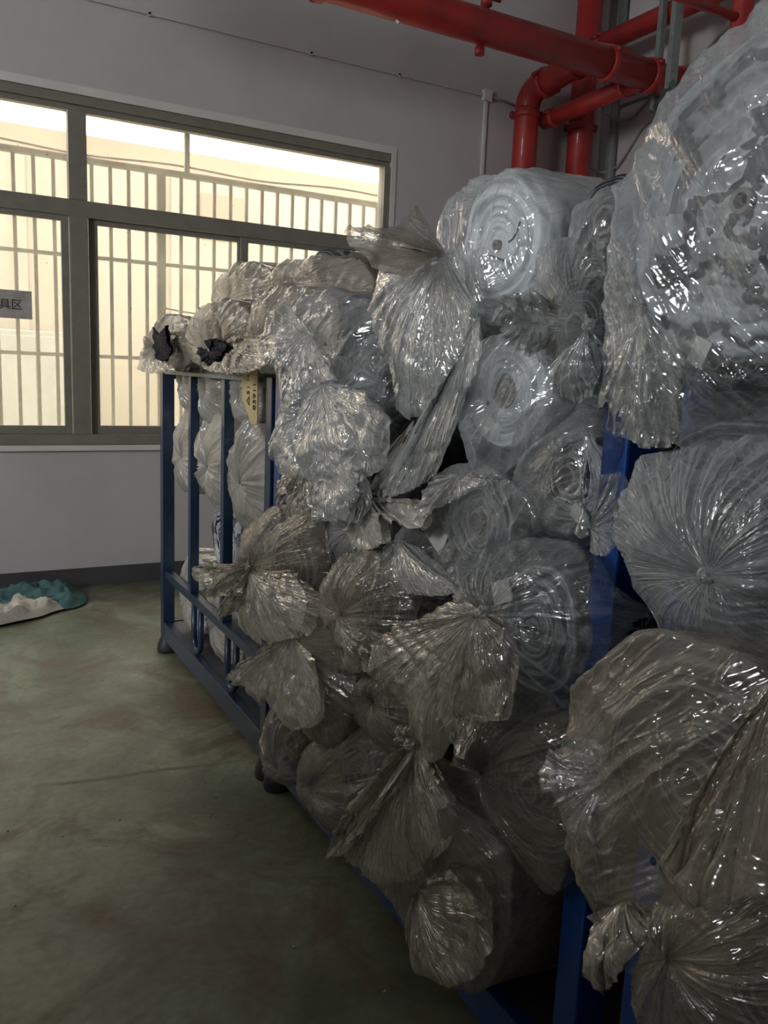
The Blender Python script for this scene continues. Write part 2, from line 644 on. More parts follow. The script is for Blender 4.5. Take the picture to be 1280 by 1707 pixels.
def settle_dust(m, col_, amount):
    """grey dust lying on whatever faces up"""
    nt = m.node_tree
    L = nt.links.new
    p = next(n for n in nt.nodes if n.type == 'BSDF_PRINCIPLED')
    src = p.inputs['Base Color'].links[0].from_socket
    ge = N(nt, 'NewGeometry')
    sp = N(nt, 'SeparateXYZ')
    L(ge.outputs['Normal'], sp.inputs[0])
    nz = N(nt, 'TexNoise', i_Scale=11.0, i_Detail=5.0)
    tc = N(nt, 'TexCoord')
    L(tc.outputs['Object'], nz.inputs['Vector'])
    ad = N(nt, 'Math', operation='MULTIPLY_ADD', i_1=0.8)
    L(nz.outputs['Fac'], ad.inputs[0])
    L(sp.outputs[2], ad.inputs[2])
    mr = N(nt, 'MapRange', i_1=0.95, i_2=1.45, i_3=0.0, i_4=amount)
    L(ad.outputs[0], mr.inputs[0])
    mx = N(nt, 'Mix', data_type='RGBA')
    L(mr.outputs[0], mx.inputs['Factor'])
    L(src, mx.inputs[6])
    mx.inputs[7].default_value = (*col_, 1)
    L(mx.outputs[2], p.inputs['Base Color'])


settle_dust(M_RED, (0.30, 0.22, 0.18), 0.8)
M_REDDARK = simple('dark_red_paint', (0.30, 0.02, 0.02), rough=0.5, var=0.2, scale=20, bump=0.2)
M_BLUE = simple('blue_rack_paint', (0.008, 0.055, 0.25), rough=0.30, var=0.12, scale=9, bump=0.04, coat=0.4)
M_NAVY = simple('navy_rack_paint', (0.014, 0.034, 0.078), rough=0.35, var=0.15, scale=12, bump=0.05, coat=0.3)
M_TRAY = simple('scuffed_tray_paint', (0.05, 0.065, 0.085), rough=0.5, var=0.3, scale=8, bump=0.05, dirt=(0.12, 0.08, 0.06))
M_RUB = simple('black_foot', (0.03, 0.035, 0.04), rough=0.5, var=0.2, scale=30)
M_STEEL = simple('galvanised_steel', (0.28, 0.31, 0.31), rough=0.45, var=0.15, scale=14, metallic=0.4)
M_GREEN = simple('green_bracket_paint', (0.05, 0.12, 0.09), rough=0.5)
M_CORD = simple('grey_cable', (0.30, 0.29, 0.28), rough=0.6)
M_CORE = simple('cardboard_tube', (0.17, 0.155, 0.135), rough=0.8, var=0.1, scale=20)
M_CARD = simple('tan_card', (0.62, 0.49, 0.26), rough=0.7, var=0.08, scale=12)
M_INK = simple('black_ink', (0.02, 0.02, 0.02), rough=0.6, var=0)
M_PAPER = simple('white_label_paper', (0.52, 0.53, 0.52), rough=0.6, var=0.04)
M_TEAL = simple('teal_cloth', (0.09, 0.20, 0.20), rough=0.9, var=0.15, scale=9, bump=0.3)
M_WCLOTH = simple('white_cloth', (0.62, 0.58, 0.52), rough=0.9, var=0.06, scale=9, bump=0.3)
M_BLACKF = simple('black_fabric', (0.012, 0.011, 0.018), rough=0.8, var=0.3, scale=20, bump=0.4)
M_CREAM = simple('cream_render', (0.37, 0.335, 0.275), rough=0.9, var=0.06, scale=1.6, bump=0.05)
M_PINK = simple('pink_render', (0.52, 0.245, 0.185), rough=0.9, var=0.06, scale=1.6)
M_YARD = simple('pale_concrete', (0.62, 0.58, 0.5), rough=0.9, var=0.1, scale=2)
M_BAR = simple('grey_bar_paint', (0.40, 0.39, 0.32), rough=0.5, var=0.1, scale=20)
M_GRIT = simple('pale_grit', (0.55, 0.52, 0.42), rough=0.8)


def floor_material():
    m, nt, out = mat('worn_green_floor_paint')
    L = nt.links.new
    tc = N(nt, 'TexCoord')
    p = N(nt, 'BsdfPrincipled')
    big = N(nt, 'TexNoise', i_Scale=1.1, i_Detail=7.0, i_Roughness=0.62, i_Distortion=0.6)
    L(tc.outputs['Object'], big.inputs['Vector'])
    c1 = ramp(nt, [(0.30, (0.065, 0.075, 0.048)), (0.43, (0.130, 0.155, 0.100)), (0.55, (0.205, 0.230, 0.155)), (0.66, (0.34, 0.37, 0.27))])
    L(big.outputs['Fac'], c1.inputs[0])
    st = N(nt, 'TexNoise', i_Scale=2.4, i_Detail=8.0, i_Roughness=0.68, i_Distortion=1.2)
    mp = N(nt, 'Mapping')
    mp.inputs['Location'].default_value = (3.1, 1.4, 0)
    L(tc.outputs['Object'], mp.inputs[0])
    L(mp.outputs[0], st.inputs['Vector'])
    f1 = ramp(nt, [(0.47, 0.0), (0.62, 0.85)])
    L(st.outputs['Fac'], f1.inputs[0])
    mix = N(nt, 'Mix', data_type='RGBA')
    L(f1.outputs[0], mix.inputs['Factor'])
    L(c1.outputs[0], mix.inputs[6])
    mix.inputs[7].default_value = (0.135, 0.095, 0.062, 1)
    # a sawn joint with ragged brown edges, running across the aisle
    sep = N(nt, 'SeparateXYZ')
    L(tc.outputs['Object'], sep.inputs[0])
    jn = N(nt, 'TexNoise', i_Scale=5.0, i_Detail=8.0, i_Roughness=0.7)
    L(tc.outputs['Object'], jn.inputs['Vector'])
    a = N(nt, 'Math', operation='MULTIPLY_ADD', i_1=0.14)
    L(sep.outputs[0], a.inputs[0])
    L(sep.outputs[1], a.inputs[2])
    b = N(nt, 'Math', operation='MULTIPLY_ADD', i_1=0.07, i_2=-3.01)
    L(jn.outputs['Fac'], b.inputs[0])
    c = N(nt, 'Math', operation='ADD')
    L(a.outputs[0], c.inputs[0])
    L(b.outputs[0], c.inputs[1])
    d = N(nt, 'Math', operation='ABSOLUTE')
    L(c.outputs[0], d.inputs[0])
    jw = N(nt, 'TexNoise', i_Scale=3.0, i_Detail=5.0)
    L(tc.outputs['Object'], jw.inputs['Vector'])
    e = N(nt, 'MapRange', i_1=0.0, i_2=0.020, i_3=1.0, i_4=0.0)
    L(d.outputs[0], e.inputs[0])
    e2 = ramp(nt, [(0.42, 0.15), (0.56, 1.0)])
    L(jw.outputs['Fac'], e2.inputs[0])
    e3 = N(nt, 'Math', operation='MULTIPLY')
    L(e.outputs[0], e3.inputs[0])
    L(e2.outputs[0], e3.inputs[1])
    mix2 = N(nt, 'Mix', data_type='RGBA')
    L(e3.outputs[0], mix2.inputs['Factor'])
    L(mix.outputs[2], mix2.inputs[6])
    mix2.inputs[7].default_value = (0.045, 0.035, 0.025, 1)
    # fine scuffs
    sc_ = N(nt, 'TexNoise', i_Scale=38.0, i_Detail=4.0)
    L(tc.outputs['Object'], sc_.inputs['Vector'])
    f3 = ramp(nt, [(0.25, 0.82), (0.75, 1.15)])
    L(sc_.outputs['Fac'], f3.inputs[0])
    mix3 = N(nt, 'Mix', data_type='RGBA', blend_type='MULTIPLY')
    mix3.inputs['Factor'].default_value = 1.0
    L(mix2.outputs[2], mix3.inputs[6])
    L(f3.outputs[0], mix3.inputs[7])
    L(mix3.outputs[2], p.inputs['Base Color'])
    r = ramp(nt, [(0.3, 0.38), (0.7, 0.62)])
    L(st.outputs['Fac'], r.inputs[0])
    L(r.outputs[0], p.inputs['Roughness'])
    bp = N(nt, 'Bump', i_Strength=0.15, i_Distance=0.01)
    L(big.outputs['Fac'], bp.inputs['Height'])
    L(bp.outputs[0], p.inputs['Normal'])
    L(p.outputs[0], out.inputs[0])
    return m


def glass_material():
    m, nt, out = mat('dusty_window_glass')
    L = nt.links.new
    tc = N(nt, 'TexCoord')
    nz = N(nt, 'TexNoise', i_Scale=3.5, i_Detail=8.0, i_Roughness=0.7)
    mp = N(nt, 'Mapping')
    mp.inputs['Scale'].default_value = (1.0, 1.0, 0.45)
    L(tc.outputs['Object'], mp.inputs[0])
    L(mp.outputs[0], nz.inputs['Vector'])
    r = ramp(nt, [(0.3, 0.06), (0.75, 0.17)])
    L(nz.outputs['Fac'], r.inputs[0])
    tr = N(nt, 'BsdfTransparent', i_Color=(0.98, 0.97, 0.93, 1))
    tl = N(nt, 'BsdfTranslucent', i_Color=(0.85, 0.80, 0.66, 1))
    a = N(nt, 'MixShader')
    L(r.outputs[0], a.inputs[0])
    L(tr.outputs[0], a.inputs[1])
    L(tl.outputs[0], a.inputs[2])
    # specks of dirt
    v = N(nt, 'TexVoronoi', i_Scale=9.0)
    L(tc.outputs['Object'], v.inputs['Vector'])
    vr = ramp(nt, [(0.018, 0.8), (0.045, 0.0)])
    L(v.outputs['Distance'], vr.inputs[0])
    df = N(nt, 'BsdfDiffuse', i_Color=(0.10, 0.09, 0.06, 1))
    b = N(nt, 'MixShader')
    L(vr.outputs[0], b.inputs[0])
    L(a.outputs[0], b.inputs[1])
    L(df.outputs[0], b.inputs[2])
    gl = N(nt, 'BsdfGlossy', i_Roughness=0.05)
    c = N(nt, 'MixShader', i_0=0.04)
    L(b.outputs[0], c.inputs[1])
    L(gl.outputs[0], c.inputs[2])
    L(c.outputs[0], out.inputs[0])
    return m


M_FLOOR = floor_material()
M_GLASS = glass_material()

F_CLEAR = film('clear_polythene', (0.68, 0.72, 0.74), haze=0.08, edge=0.42, rough=0.11)
F_COOL = film('cool_milky_polythene', (0.66, 0.71, 0.73), haze=0.22, edge=0.45, rough=0.11)
F_WARM = film('dusty_warm_polythene', (0.48, 0.42, 0.335), haze=0.22, edge=0.45, rough=0.13)
F_THICK = film('dusty_thick_polythene', (0.56, 0.50, 0.41), haze=0.30, edge=0.5, rough=0.15)
F_SILVER = film('silvery_opaque_wrap', (0.66, 0.64, 0.58), haze=0.72, edge=0.4, rough=0.20, gloss=1.0)

WH, GR, MG, DK, BK = (0.42, 0.45, 0.47), (0.20, 0.212, 0.225), (0.10, 0.105, 0.112), (0.035, 0.036, 0.042), (0.014, 0.014, 0.018)
R_GREY = roll_mat('grey_wound_fabric', [(0.30, DK), (0.42, MG), (0.50, GR), (0.62, WH), (0.70, GR)], rings=9, seed=1.0, wob=1.3)
R_WHITE = roll_mat('white_wound_batting', [(0.25, (0.42, 0.46, 0.48)), (0.45, (0.62, 0.68, 0.71)), (0.7, (0.74, 0.79, 0.82))], rings=8, seed=2.0)
R_STRIPE = roll_mat('white_and_black_wound_fabric', [(0.36, BK), (0.44, DK), (0.47, WH), (0.55, (0.75, 0.77, 0.78)), (0.60, DK), (0.66, WH)], rings=7, seed=3.0, wob=1.6)
R_DARK = roll_mat('charcoal_wound_fabric', [(0.30, BK), (0.46, DK), (0.60, MG), (0.68, GR)], rings=12, seed=4.0)
R_BEIGE = roll_mat('beige_wound_fabric', [(0.30, (0.08, 0.07, 0.056)), (0.45, (0.18, 0.163, 0.135)), (0.65, (0.30, 0.275, 0.235))], rings=12, seed=5.0)
R_BLACK = roll_mat('black_wound_fabric', [(0.35, (0.006, 0.006, 0.010)), (0.6, (0.02, 0.02, 0.028))], rings=10, seed=6.0)
R_MIXED = roll_mat('patchy_grey_white_wound_fabric', [(0.38, BK), (0.44, DK), (0.48, GR), (0.55, (0.30, 0.34, 0.37)), (0.64, (0.38, 0.43, 0.47)), (0.68, DK)], rings=4, seed=7.0, wob=1.3)
ROLLM = dict(mixed=R_MIXED, grey=R_GREY, white=R_WHITE, stripe=R_STRIPE, dark=R_DARK, beige=R_BEIGE, black=R_BLACK)
FILMM = dict(clear=F_CLEAR, cool=F_COOL, warm=F_WARM, thick=F_THICK, silver=F_SILVER, black=M_BLACKF)

# ================================================================= the setting
YW, XR = 5.65, 5.10
struct(MB().box((-5.2, -4.2, -0.1), (XR + .2, YW + .2, 0)).build('floor', M_FLOOR))
struct(MB().box((-5.2, -4.2, 5.2), (XR + .2, YW + .2, 5.3)).build('ceiling', M_CEIL))
# window wall with its opening
WX0, WX1, WZ0, WZ1 = -1.75, 3.085, 0.95, 3.10
b = MB()
b.box((-5.2, YW, 0), (WX0, YW + .2, 5.2))
b.box((WX1, YW, 0), (XR + .2, YW + .2, 5.2))
b.box((WX0, YW, 0), (WX1, YW + .2, WZ0))
b.box((WX0, YW, WZ1), (WX1, YW + .2, 5.2))
struct(b.build('wall_window', M_WALL))
struct(MB().box((XR, -4.2, 0), (XR + .2, YW, 5.2)).build('wall_right', M_WALL))
b = MB()
b.box((-5.2, -4.2, 0), (-5.0, YW, 2.35)).box((-5.2, -4.2, 3.65), (-5.0, YW, 5.2))
b.box((-5.2, -4.2, 2.35), (-5.0, -0.35, 3.65)).box((-5.2, 1.55, 2.35), (-5.0, YW, 3.65))
struct(b.build('wall_left', M_WALL))
struct(MB().box((-1.75, -4.2, 0), (-1.62, 2.0, 1.9), .01).build('wall_added_for_shade', M_WALL))  # unseen partition, added to block side light from the lower bags and near floor
struct(MB().box((-5.2, -4.4, 0), (XR + .2, -4.2, 5.2)).build('wall_back', M_WALL))
struct(MB().box((-5.0, YW - .012, 0), (XR, YW, 0.125)).build('baseboard_window', M_SKIRT))
struct(MB().box((XR - .012, -4.2, 0), (XR, YW - .012, 0.125)).build('baseboard_right', M_SKIRT))
b = MB()                                                # white plaster edging of the opening
b.box((WX1, YW - .008, WZ0 - .02), (WX1 + .035, YW + .0, WZ1 + .05))
b.box((WX0 - .04, YW - .008, WZ1), (WX1, YW + .0, WZ1 + .05))
struct(b.build('trim_1', M_WHITE))
b = MB()
b.box((WX0 - .05, YW - .03, WZ0 - .035), (WX1 + .04, YW + .02, WZ0), .004)
struct(b.build('trim_2', M_WHITE))

# ---- the aluminium window
win = bpy.data.objects.new('window_1', None)
win.location = (0.6, YW + .04, WZ0)
link(win)
win['kind'] = 'structure'
Y0, Y1 = YW + .010, YW + .085


def bar(name, x0, x1, z0, z1, y0=Y0, y1=Y1, m=None):
    mb = MB().box((x0, y0, z0), (x1, y1, z1), .004)
    return mb.build(name, m or M_ALU, win)


bar('frame_head', WX0, WX1, 3.045, WZ1)
bar('frame_head', WX0, WX1, 3.01, 3.045, Y0 + .02)
bar('frame_sill', WX0, WX1, WZ0, WZ0 + .07)
bar('frame_jamb', WX1 - .05, WX1, WZ0 + .07, 3.01)
bar('frame_jamb', WX0, WX0 + .05, WZ0 + .07, 3.01)
bar('transom', WX0 + .05, WX1 - .05, 2.385, 2.485)
bar('mullion', 0.815, 0.925, WZ0 + .07, 2.385, Y0 - .006)
bar('mullion', 0.815, 0.925, 2.485, 3.01, Y0 - .006)
bar('mullion', -0.50, -0.40, WZ0 + .07, 2.385, Y0 - .006)
bar('mullion', -0.50, -0.40, 2.485, 3.01, Y0 - .006)
panes = [(-1.70, -0.5, 2.485, 3.01), (-0.4, 0.815, 2.485, 3.01), (0.925, 3.035, 2.485, 3.01)]
ZL = WZ0 + .07
sashes = [(0.935, 1.965, 1), (1.935, 3.035, 0), (-0.39, 0.810, 0), (-1.70, -0.5, 1)]
for (x0, x1, k) in sashes:
    ya = Y0 + .012 + .026 * k
    yb = ya + .022
    bar('sash_stile', x0, x0 + .055, ZL, 2.385, ya, yb)
    bar('sash_stile', x1 - .045, x1, ZL, 2.385, ya, yb)
    bar('sash_rail', x0 + .055, x1 - .045, ZL, ZL + .055, ya, yb)
    bar('sash_rail', x0 + .055, x1 - .045, 2.35, 2.385, ya, yb)
    g = MB().box((x0 + .055, ya + .008, ZL + .055), (x1 - .045, ya + .012, 2.35)).build('window_pane', M_GLASS, win)
for (x0, x1, z0, z1) in panes:
    MB().box((x0, Y0 + .03, z0), (x1, Y0 + .034, z1)).build('window_pane', M_GLASS, win)
# notice stuck to the left pane
sg = empty('window_sign', (0.42, YW + .012, 1.80), 'small grey notice sheet stuck on the left window pane, lettered in Chinese', 'sign', )
MB().box((0.0, YW + .014, 1.735), (0.585, YW + .018, 1.905)).build('sign_sheet', simple('grey_streaked_sheet', (0.45, 0.42, 0.40), rough=0.5, var=0.22, scale=11, bump=0), sg)


def text_mesh(body, size, origin, ex, ey, m, parent, name='lettering', depth=0.0006, align='CENTER'):
    fc = bpy.data.curves.new(name, 'FONT')
    fc.body = body
    fc.size = size
    fc.align_x = align
    fc.align_y = 'CENTER'
    fc.extrude = depth
    tmp = bpy.data.objects.new(name, fc)
    col.objects.link(tmp)
    dg = bpy.context.evaluated_depsgraph_get()
    me = bpy.data.meshes.new_from_object(tmp.evaluated_get(dg))
    bpy.data.objects.remove(tmp)
    ex, ey = Vector(ex), Vector(ey)
    ez = ex.cross(ey)
    M = Matrix(((ex.x, ey.x, ez.x), (ex.y, ey.y, ez.y), (ex.z, ey.z, ez.z)))
    o0 = parent.location
    for v in me.vertices:
        v.co = M @ v.co + Vector(origin) - o0
    me.materials.clear()
    me.materials.append(m)
    me.name = name
    return link(bpy.data.objects.new(name, me), parent)


text_mesh('模具区', 0.068, (0.43, YW + .0125, 1.815), (1, 0, 0), (0, 0, 1), M_INK, sg)

# ---- outside: security bars, the building across the yard
cage = empty('security_grille', (1.2, 6.0, 1.0), 'grey steel security grille of upright bars outside the window', 'grille')
for z in (2.80, 2.185, 1.53, 0.92):
    r = 0.024 if z > 2.7 else 0.015
    MB().tube([(-1.9, 6.0, z), (3.6, 6.0, z)], r, 10).build('rail', M_BAR, cage, True)
x = -1.86
barme = None
while x < 3.55:
    if barme is None:
        o = MB().box((-.0115, -.0115, .90), (.0115, .0115, 2.80)).build('grille_bar', M_BAR, cage)
        barme = o.data
        for v in barme.vertices:
            v.co += Vector(cage.location)
    else:
        o = link(bpy.data.objects.new('grille_bar', barme), cage)
    o.location = Vector((x, 6.0, 0)) - Vector(cage.location)
    x += 0.1195
MB().box((1.435, 5.975, 0.9), (1.495, 6.02, 2.80), .003).build('post', M_BAR, cage)
MB().box((1.63, 5.985, 2.80), (1.665, 6.02, 3.14), .003).build('hanger', M_BAR, cage)
MB().box((-1.0, 5.985, 2.80), (-0.965, 6.02, 3.14), .003).build('hanger', M_BAR, cage)

struct(MB().box((-9, YW + .2, -0.12), (14, 14, -0.02)).build('ground_outside', M_YARD))
struct(MB().box((-3, YW + .2, 3.13), (6, 6.2, 3.24)).build('window_canopy', M_CREAM))
bd = empty('cream_building', (3, 9.2, 0), 'cream rendered building with a pink band across the yard behind the window', 'building')
MB().box((-8, 9.0, -0.02), (14, 9.4, 3.48)).build('wall', M_CREAM, bd)
MB().box((-8, 8.98, 3.48), (14, 9.4, 3.68)).build('coping_band', M_PINK, bd)
MB().box((2.62, 8.975, 2.85), (3.10, 9.0, 3.30), .004).build('pink_panel', M_PINK, bd)
for xx in (-6.4, -4.6, -2.8, -1.0, 0.8, 2.3, 4.4, 6.2, 8):
    MB().box((xx, 8.97, 0), (xx + .10, 9.0, 3.48), .004).build('pilaster', M_CREAM, bd)
yb_ = empty('pale_cabinet', (1.2, 8.6, 0), 'pale grey cabinet standing against the cream building outside', 'cabinet')
MC = simple('pale_grey_steel', (0.42, 0.44, 0.40), rough=0.6, var=0.1, scale=3)
MB().box((0.55, 8.45, -0.02), (1.25, 8.9, 1.75), .01).build('body', MC, yb_)
MB().box((0.57, 8.43, 0.05), (0.89, 8.45, 1.70), .006).build('door', MC, yb_)
MB().box((0.91, 8.43, 0.05), (1.23, 8.45, 1.70), .006).build('door', MC, yb_)
cb = MB().tube([(x_, 6.03, 2.90 - 0.05 * math.sin((x_ + 2) / 6 * PI) + 0.012 * math.sin(x_ * 5)) for x_ in np.linspace(-2, 4, 50)], 0.008, 8).build('drooping_cable', M_BAR, None, True)
tag(cb, 'thin cable sagging across above the security grille outside', 'cable')
cb = MB().tube([(x_, 6.022, 1.86 + 0.30 * ((x_ - 1.9) / 1.3) ** 2) for x_ in np.linspace(1.46, 3.59, 30)], 0.007, 8).build('drooping_cable', M_BAR, None, True)
tag(cb, 'thin cable hanging in a shallow loop behind the lower right window pane', 'cable')

# ================================================================= pipes in the corner
def coupling(mb, p, d, r, w_=0.05):
    p, d = Vector(p), Vector(d).normalized()
    mb.tube([p - d * w_ / 2, p - d * w_ * .3, p + d * w_ * .3, p + d * w_ / 2], [r * 1.06, r * 1.16, r * 1.16, r * 1.06], 24)


def bolt_ears(mb, p, d, r):
    p, d = Vector(p), Vector(d).normalized()
    s1 = d.cross(Vector((0.3, 0.5, 0.81))).normalized()
    for k in (-1, 1):
        c = p + s1 * k * r * 1.28
        mb.tube([c - d * .028, c + d * .028], 0.012, 6)
        mb.tube([c - s1.cross(d) * .022, c + s1.cross(d) * .022], 0.016, 8)


def pipe_thing(name, label, runs, couplings, r):
    p0 = runs[0][0]
    root = empty(name, p0, label, 'pipe', 'red fire mains in the corner')
    for pts in runs:
        MB().tube(pts, r, 28).build('pipe_run', M_RED, root, True)
    for (p, d) in couplings:
        mb = MB()
        coupling(mb, p, d, r)
        o = mb.build('coupling', M_RED, root, True)
        mb = MB()
        bolt_ears(mb, p, d, r)
        mb.build('bolt', M_REDDARK, o, True)
    return root


def arc_pts(c, a, b, n=10):
    """quarter bend about centre c from c+a to c+b"""
    c, a, b = Vector(c), Vector(a), Vector(b)
    return [c + a * math.cos(t) + b * math.sin(t) for t in np.linspace(0, PI / 2, n)]


ZM, YM = 3.575, 4.45
RX, RY = 4.17, 5.48
fm = empty('fire_main', (0.2, YM, ZM), 'large red horizontal fire main with its elbowed riser and bright short branch', 'pipe', 'red fire mains in the corner')


def run(root, pts, r, cps=(), name='pipe_run'):
    MB().tube(pts, r, 28).build(name, M_RED, root, True)
    for (p, d) in cps:
        mb = MB()
        coupling(mb, p, d, r)
        o = mb.build('coupling', M_RED, root, True)
        p, d = Vector(p), Vector(d).normalized()
        s1 = d.cross(Vector((0.3, 0.5, 0.81))).normalized()
        for k in (-1, 1):
            c = p + s1 * k * r * 1.2
            MB().tube([c - d * .03, c - d * .018, c - d * .018, c + d * .018, c + d * .018, c + d * .03], [.008, .008, .02, .02, .008, .008], 8).build('bolt', M_REDDARK, o, True)


run(fm, [(0.2, YM, ZM), (4.95, YM, ZM)], 0.098, [((4.02, YM, ZM), (1, 0, 0)), ((4.40, YM, ZM), (1, 0, 0)), ((1.95, YM, ZM), (1, 0, 0)), ((4.68, YM, ZM), (1, 0, 0))])
run(fm, [(RX, RY, 2.2), (RX, RY, 3.53), (RX, RY, 3.55), (RX, RY, 3.56)] + arc_pts((RX, RY - .14, 3.56), (0, .14, 0), (0, 0, .14)) + [(RX + .01, 4.95, 3.745), (RX + .02, 4.75, 3.735), (RX + .02, 4.50, 3.63)],
    0.095, [((RX, RY, 3.52), (0, 0, 1)), ((RX, RY - .21, 3.705), (0, -1, .1)), ((RX + .01, 4.93, 3.745), (0, -1, 0))], 'riser')
run(fm, [(4.33, 4.45, 3.53), (4.33, 5.46, 3.50)], 0.062, [((4.33, 5.34, 3.503), (0, 1, 0)), ((4.33, 4.60, 3.526), (0, 1, 0))], 'branch')
MB().tube([(3.0, YM, ZM - .09), (3.0, YM, ZM - .12), (3.0, YM, ZM - .12), (3.0, YM, ZM - .16)], [.022, .022, .03, .03], 12).build('drain_cock', M_REDDARK, fm, True)
o = MB().tube([(3.03, YM, ZM + .08), (3.03, YM, ZM + .12), (3.03, YM, ZM + .12), (3.03, YM, ZM + .16), (3.03, YM, ZM + .16), (3.03, YM, ZM + .22)], [.02, .02, .035, .035, .02, .02], 12).build('valve', M_REDDARK, fm, True)
MB().tube([(2.93, YM, ZM + .17), (3.13, YM, ZM + .17)], 0.012, 10).build('valve_handle', M_REDDARK, o, True)
MB().tube([(2.42, YM, ZM - .097), (2.43, YM - .02, ZM - .118)], 0.008, 8).build('drip_nozzle', M_WHITE, fm, True)
f2 = empty('fire_riser', (4.72, RY, 2.2), 'taller red riser pipe deeper in the corner with a branch running out overhead', 'pipe', 'red fire mains in the corner')
run(f2, [(4.72, RY, 2.2), (4.72, RY, 5.19)], 0.098, [((4.72, RY, 4.06), (0, 0, 1)), ((4.72, RY, 3.52), (0, 0, 1))], 'riser')
run(f2, [(4.72, 5.48, 4.10), (4.72, 3.9, 4.10)], 0.073, [((4.72, 5.30, 4.10), (0, 1, 0)), ((4.72, 4.30, 4.10), (0, 1, 0))], 'branch')
f3 = empty('drop_pipe', (4.13, 3.5, 3.1), 'red vertical pipe with a thin cross pipe near the top above the huge bag', 'pipe', 'red fire mains in the corner')
run(f3, [(4.13, 3.5, 3.1), (4.13, 3.5, 5.19)], 0.058, [((4.13, 3.5, 3.75), (0, 0, 1))])
run(f3, [(3.2, 3.5, 3.56), (4.13, 3.5, 3.56)], 0.026, name='cross_pipe')

h = empty('pipe_hanger', (4.36, 4.2, 3.42), 'grey steel trapeze hanger holding up the red fire main', 'bracket')
MB().box((4.325, 4.19, 3.42), (4.395, 4.23, 5.19), .003).build('hanger_rod', M_STEEL, h)
MB().box((4.58, 4.56, 3.42), (4.63, 4.60, 5.19), .003).build('hanger_rod', M_STEEL, h)
MB().tube([(4.33, 4.16, 3.435), (4.64, 4.62, 3.435)], 0.026, 4).build('cross_bar', M_GREEN, h)

tag(MB().tube([(4.97, 5.58, 0.1), (4.97, 5.58, 5.2)], 0.036, 18).build('conduit', M_WHITE, None, True, (4.97, 5.58, 0.1)), 'pale upright conduit pipe in the corner beside the red riser', 'conduit')
tag(MB().tube([(5.045, 5.45, 0.1), (5.045, 5.45, 5.2)], 0.033, 18).build('conduit', M_STEEL, None, True, (5.045, 5.45, 0.1)), 'dark grey upright conduit pipe in the corner by the side wall', 'conduit')
tk = empty('cable_trunking', (3.88, YW - .01, 3.65), 'thin pale trunking running level along the wall above the window to a small box', 'trunking')
MB().box((-4.99, YW - .02, 3.640), (3.86, YW - .004, 3.660), .003).build('trunking_run', M_WALL, tk)
tag(MB().box((3.875, YW - .017, 0.9), (3.905, YW - .001, 3.61), .003).build('trunking_drop', M_WHITE, None, False, (3.89, YW, 0.9)), 'white trunking running straight down the wall from the small box', 'trunking')
MB().box((3.85, YW - .04, 3.61), (3.93, YW, 3.69), .006).build('junction_box', M_WHITE, tk)
MB().tube([(3.93, YW - .02, 3.65), (4.06, YW - .02, 3.64), (4.2, YW - .02, 3.62)], 0.010, 8).build('cable_stub', M_CORD, tk, True)
for xx in (2.4, 3.1, 1.3):
    MB().box((xx, YW - .02, 3.634), (xx + .02, YW, 3.666), .002).build('clip', M_WALL, tk)
cab = empty('wall_cable', (5.08, 5.2, 3.6), 'thin grey cable looping round the corner conduits and along the side wall', 'cable')
c1 = [(4.80, 5.45, 3.68), (4.9, 5.40, 3.64), (5.0, 5.36, 3.60), (5.07, 5.30, 3.61), (5.085, 5.15, 3.70), (5.085, 5.0, 3.80), (5.085, 4.7, 3.88), (5.085, 4.4, 4.05), (5.085, 4.2, 4.35), (5.085, 4.15, 4.8)]
MB().tube([tuple(p) for p in open_curve(c1, 60)[0]], 0.009, 8).build('cable_run', M_CORD, cab, True)
c2 = [(4.85, 5.50, 3.25), (4.98, 5.48, 3.22), (5.06, 5.38, 3.27), (5.08, 5.25, 3.42), (5.085, 5.15, 3.52), (5.085, 5.0, 3.55)]
MB().tube([tuple(p) for p in open_curve(c2, 60)[0]], 0.008, 8).build('cable_run', M_CORD, cab, True)
MB().tube([(5.085, 5.45, 3.74), (5.085, 3.8, 3.74 + .02)], 0.011, 8).build('conduit_run', M_CORD, cab, True)
MB().tube([(5.085, 4.92, 2.0), (5.085, 4.92, 3.9)], 0.007, 8).build('cable_run', M_CORD, cab, True)

# ================================================================= racks
AX = 1.02


def bell_foot(mb, x, y):
    mb.tube([(x, y, 0.0), (x, y, 0.012), (x, y, 0.045), (x, y, 0.075), (x, y, 0.10)], [0.052, 0.055, 0.050, 0.036, 0.030], 16)


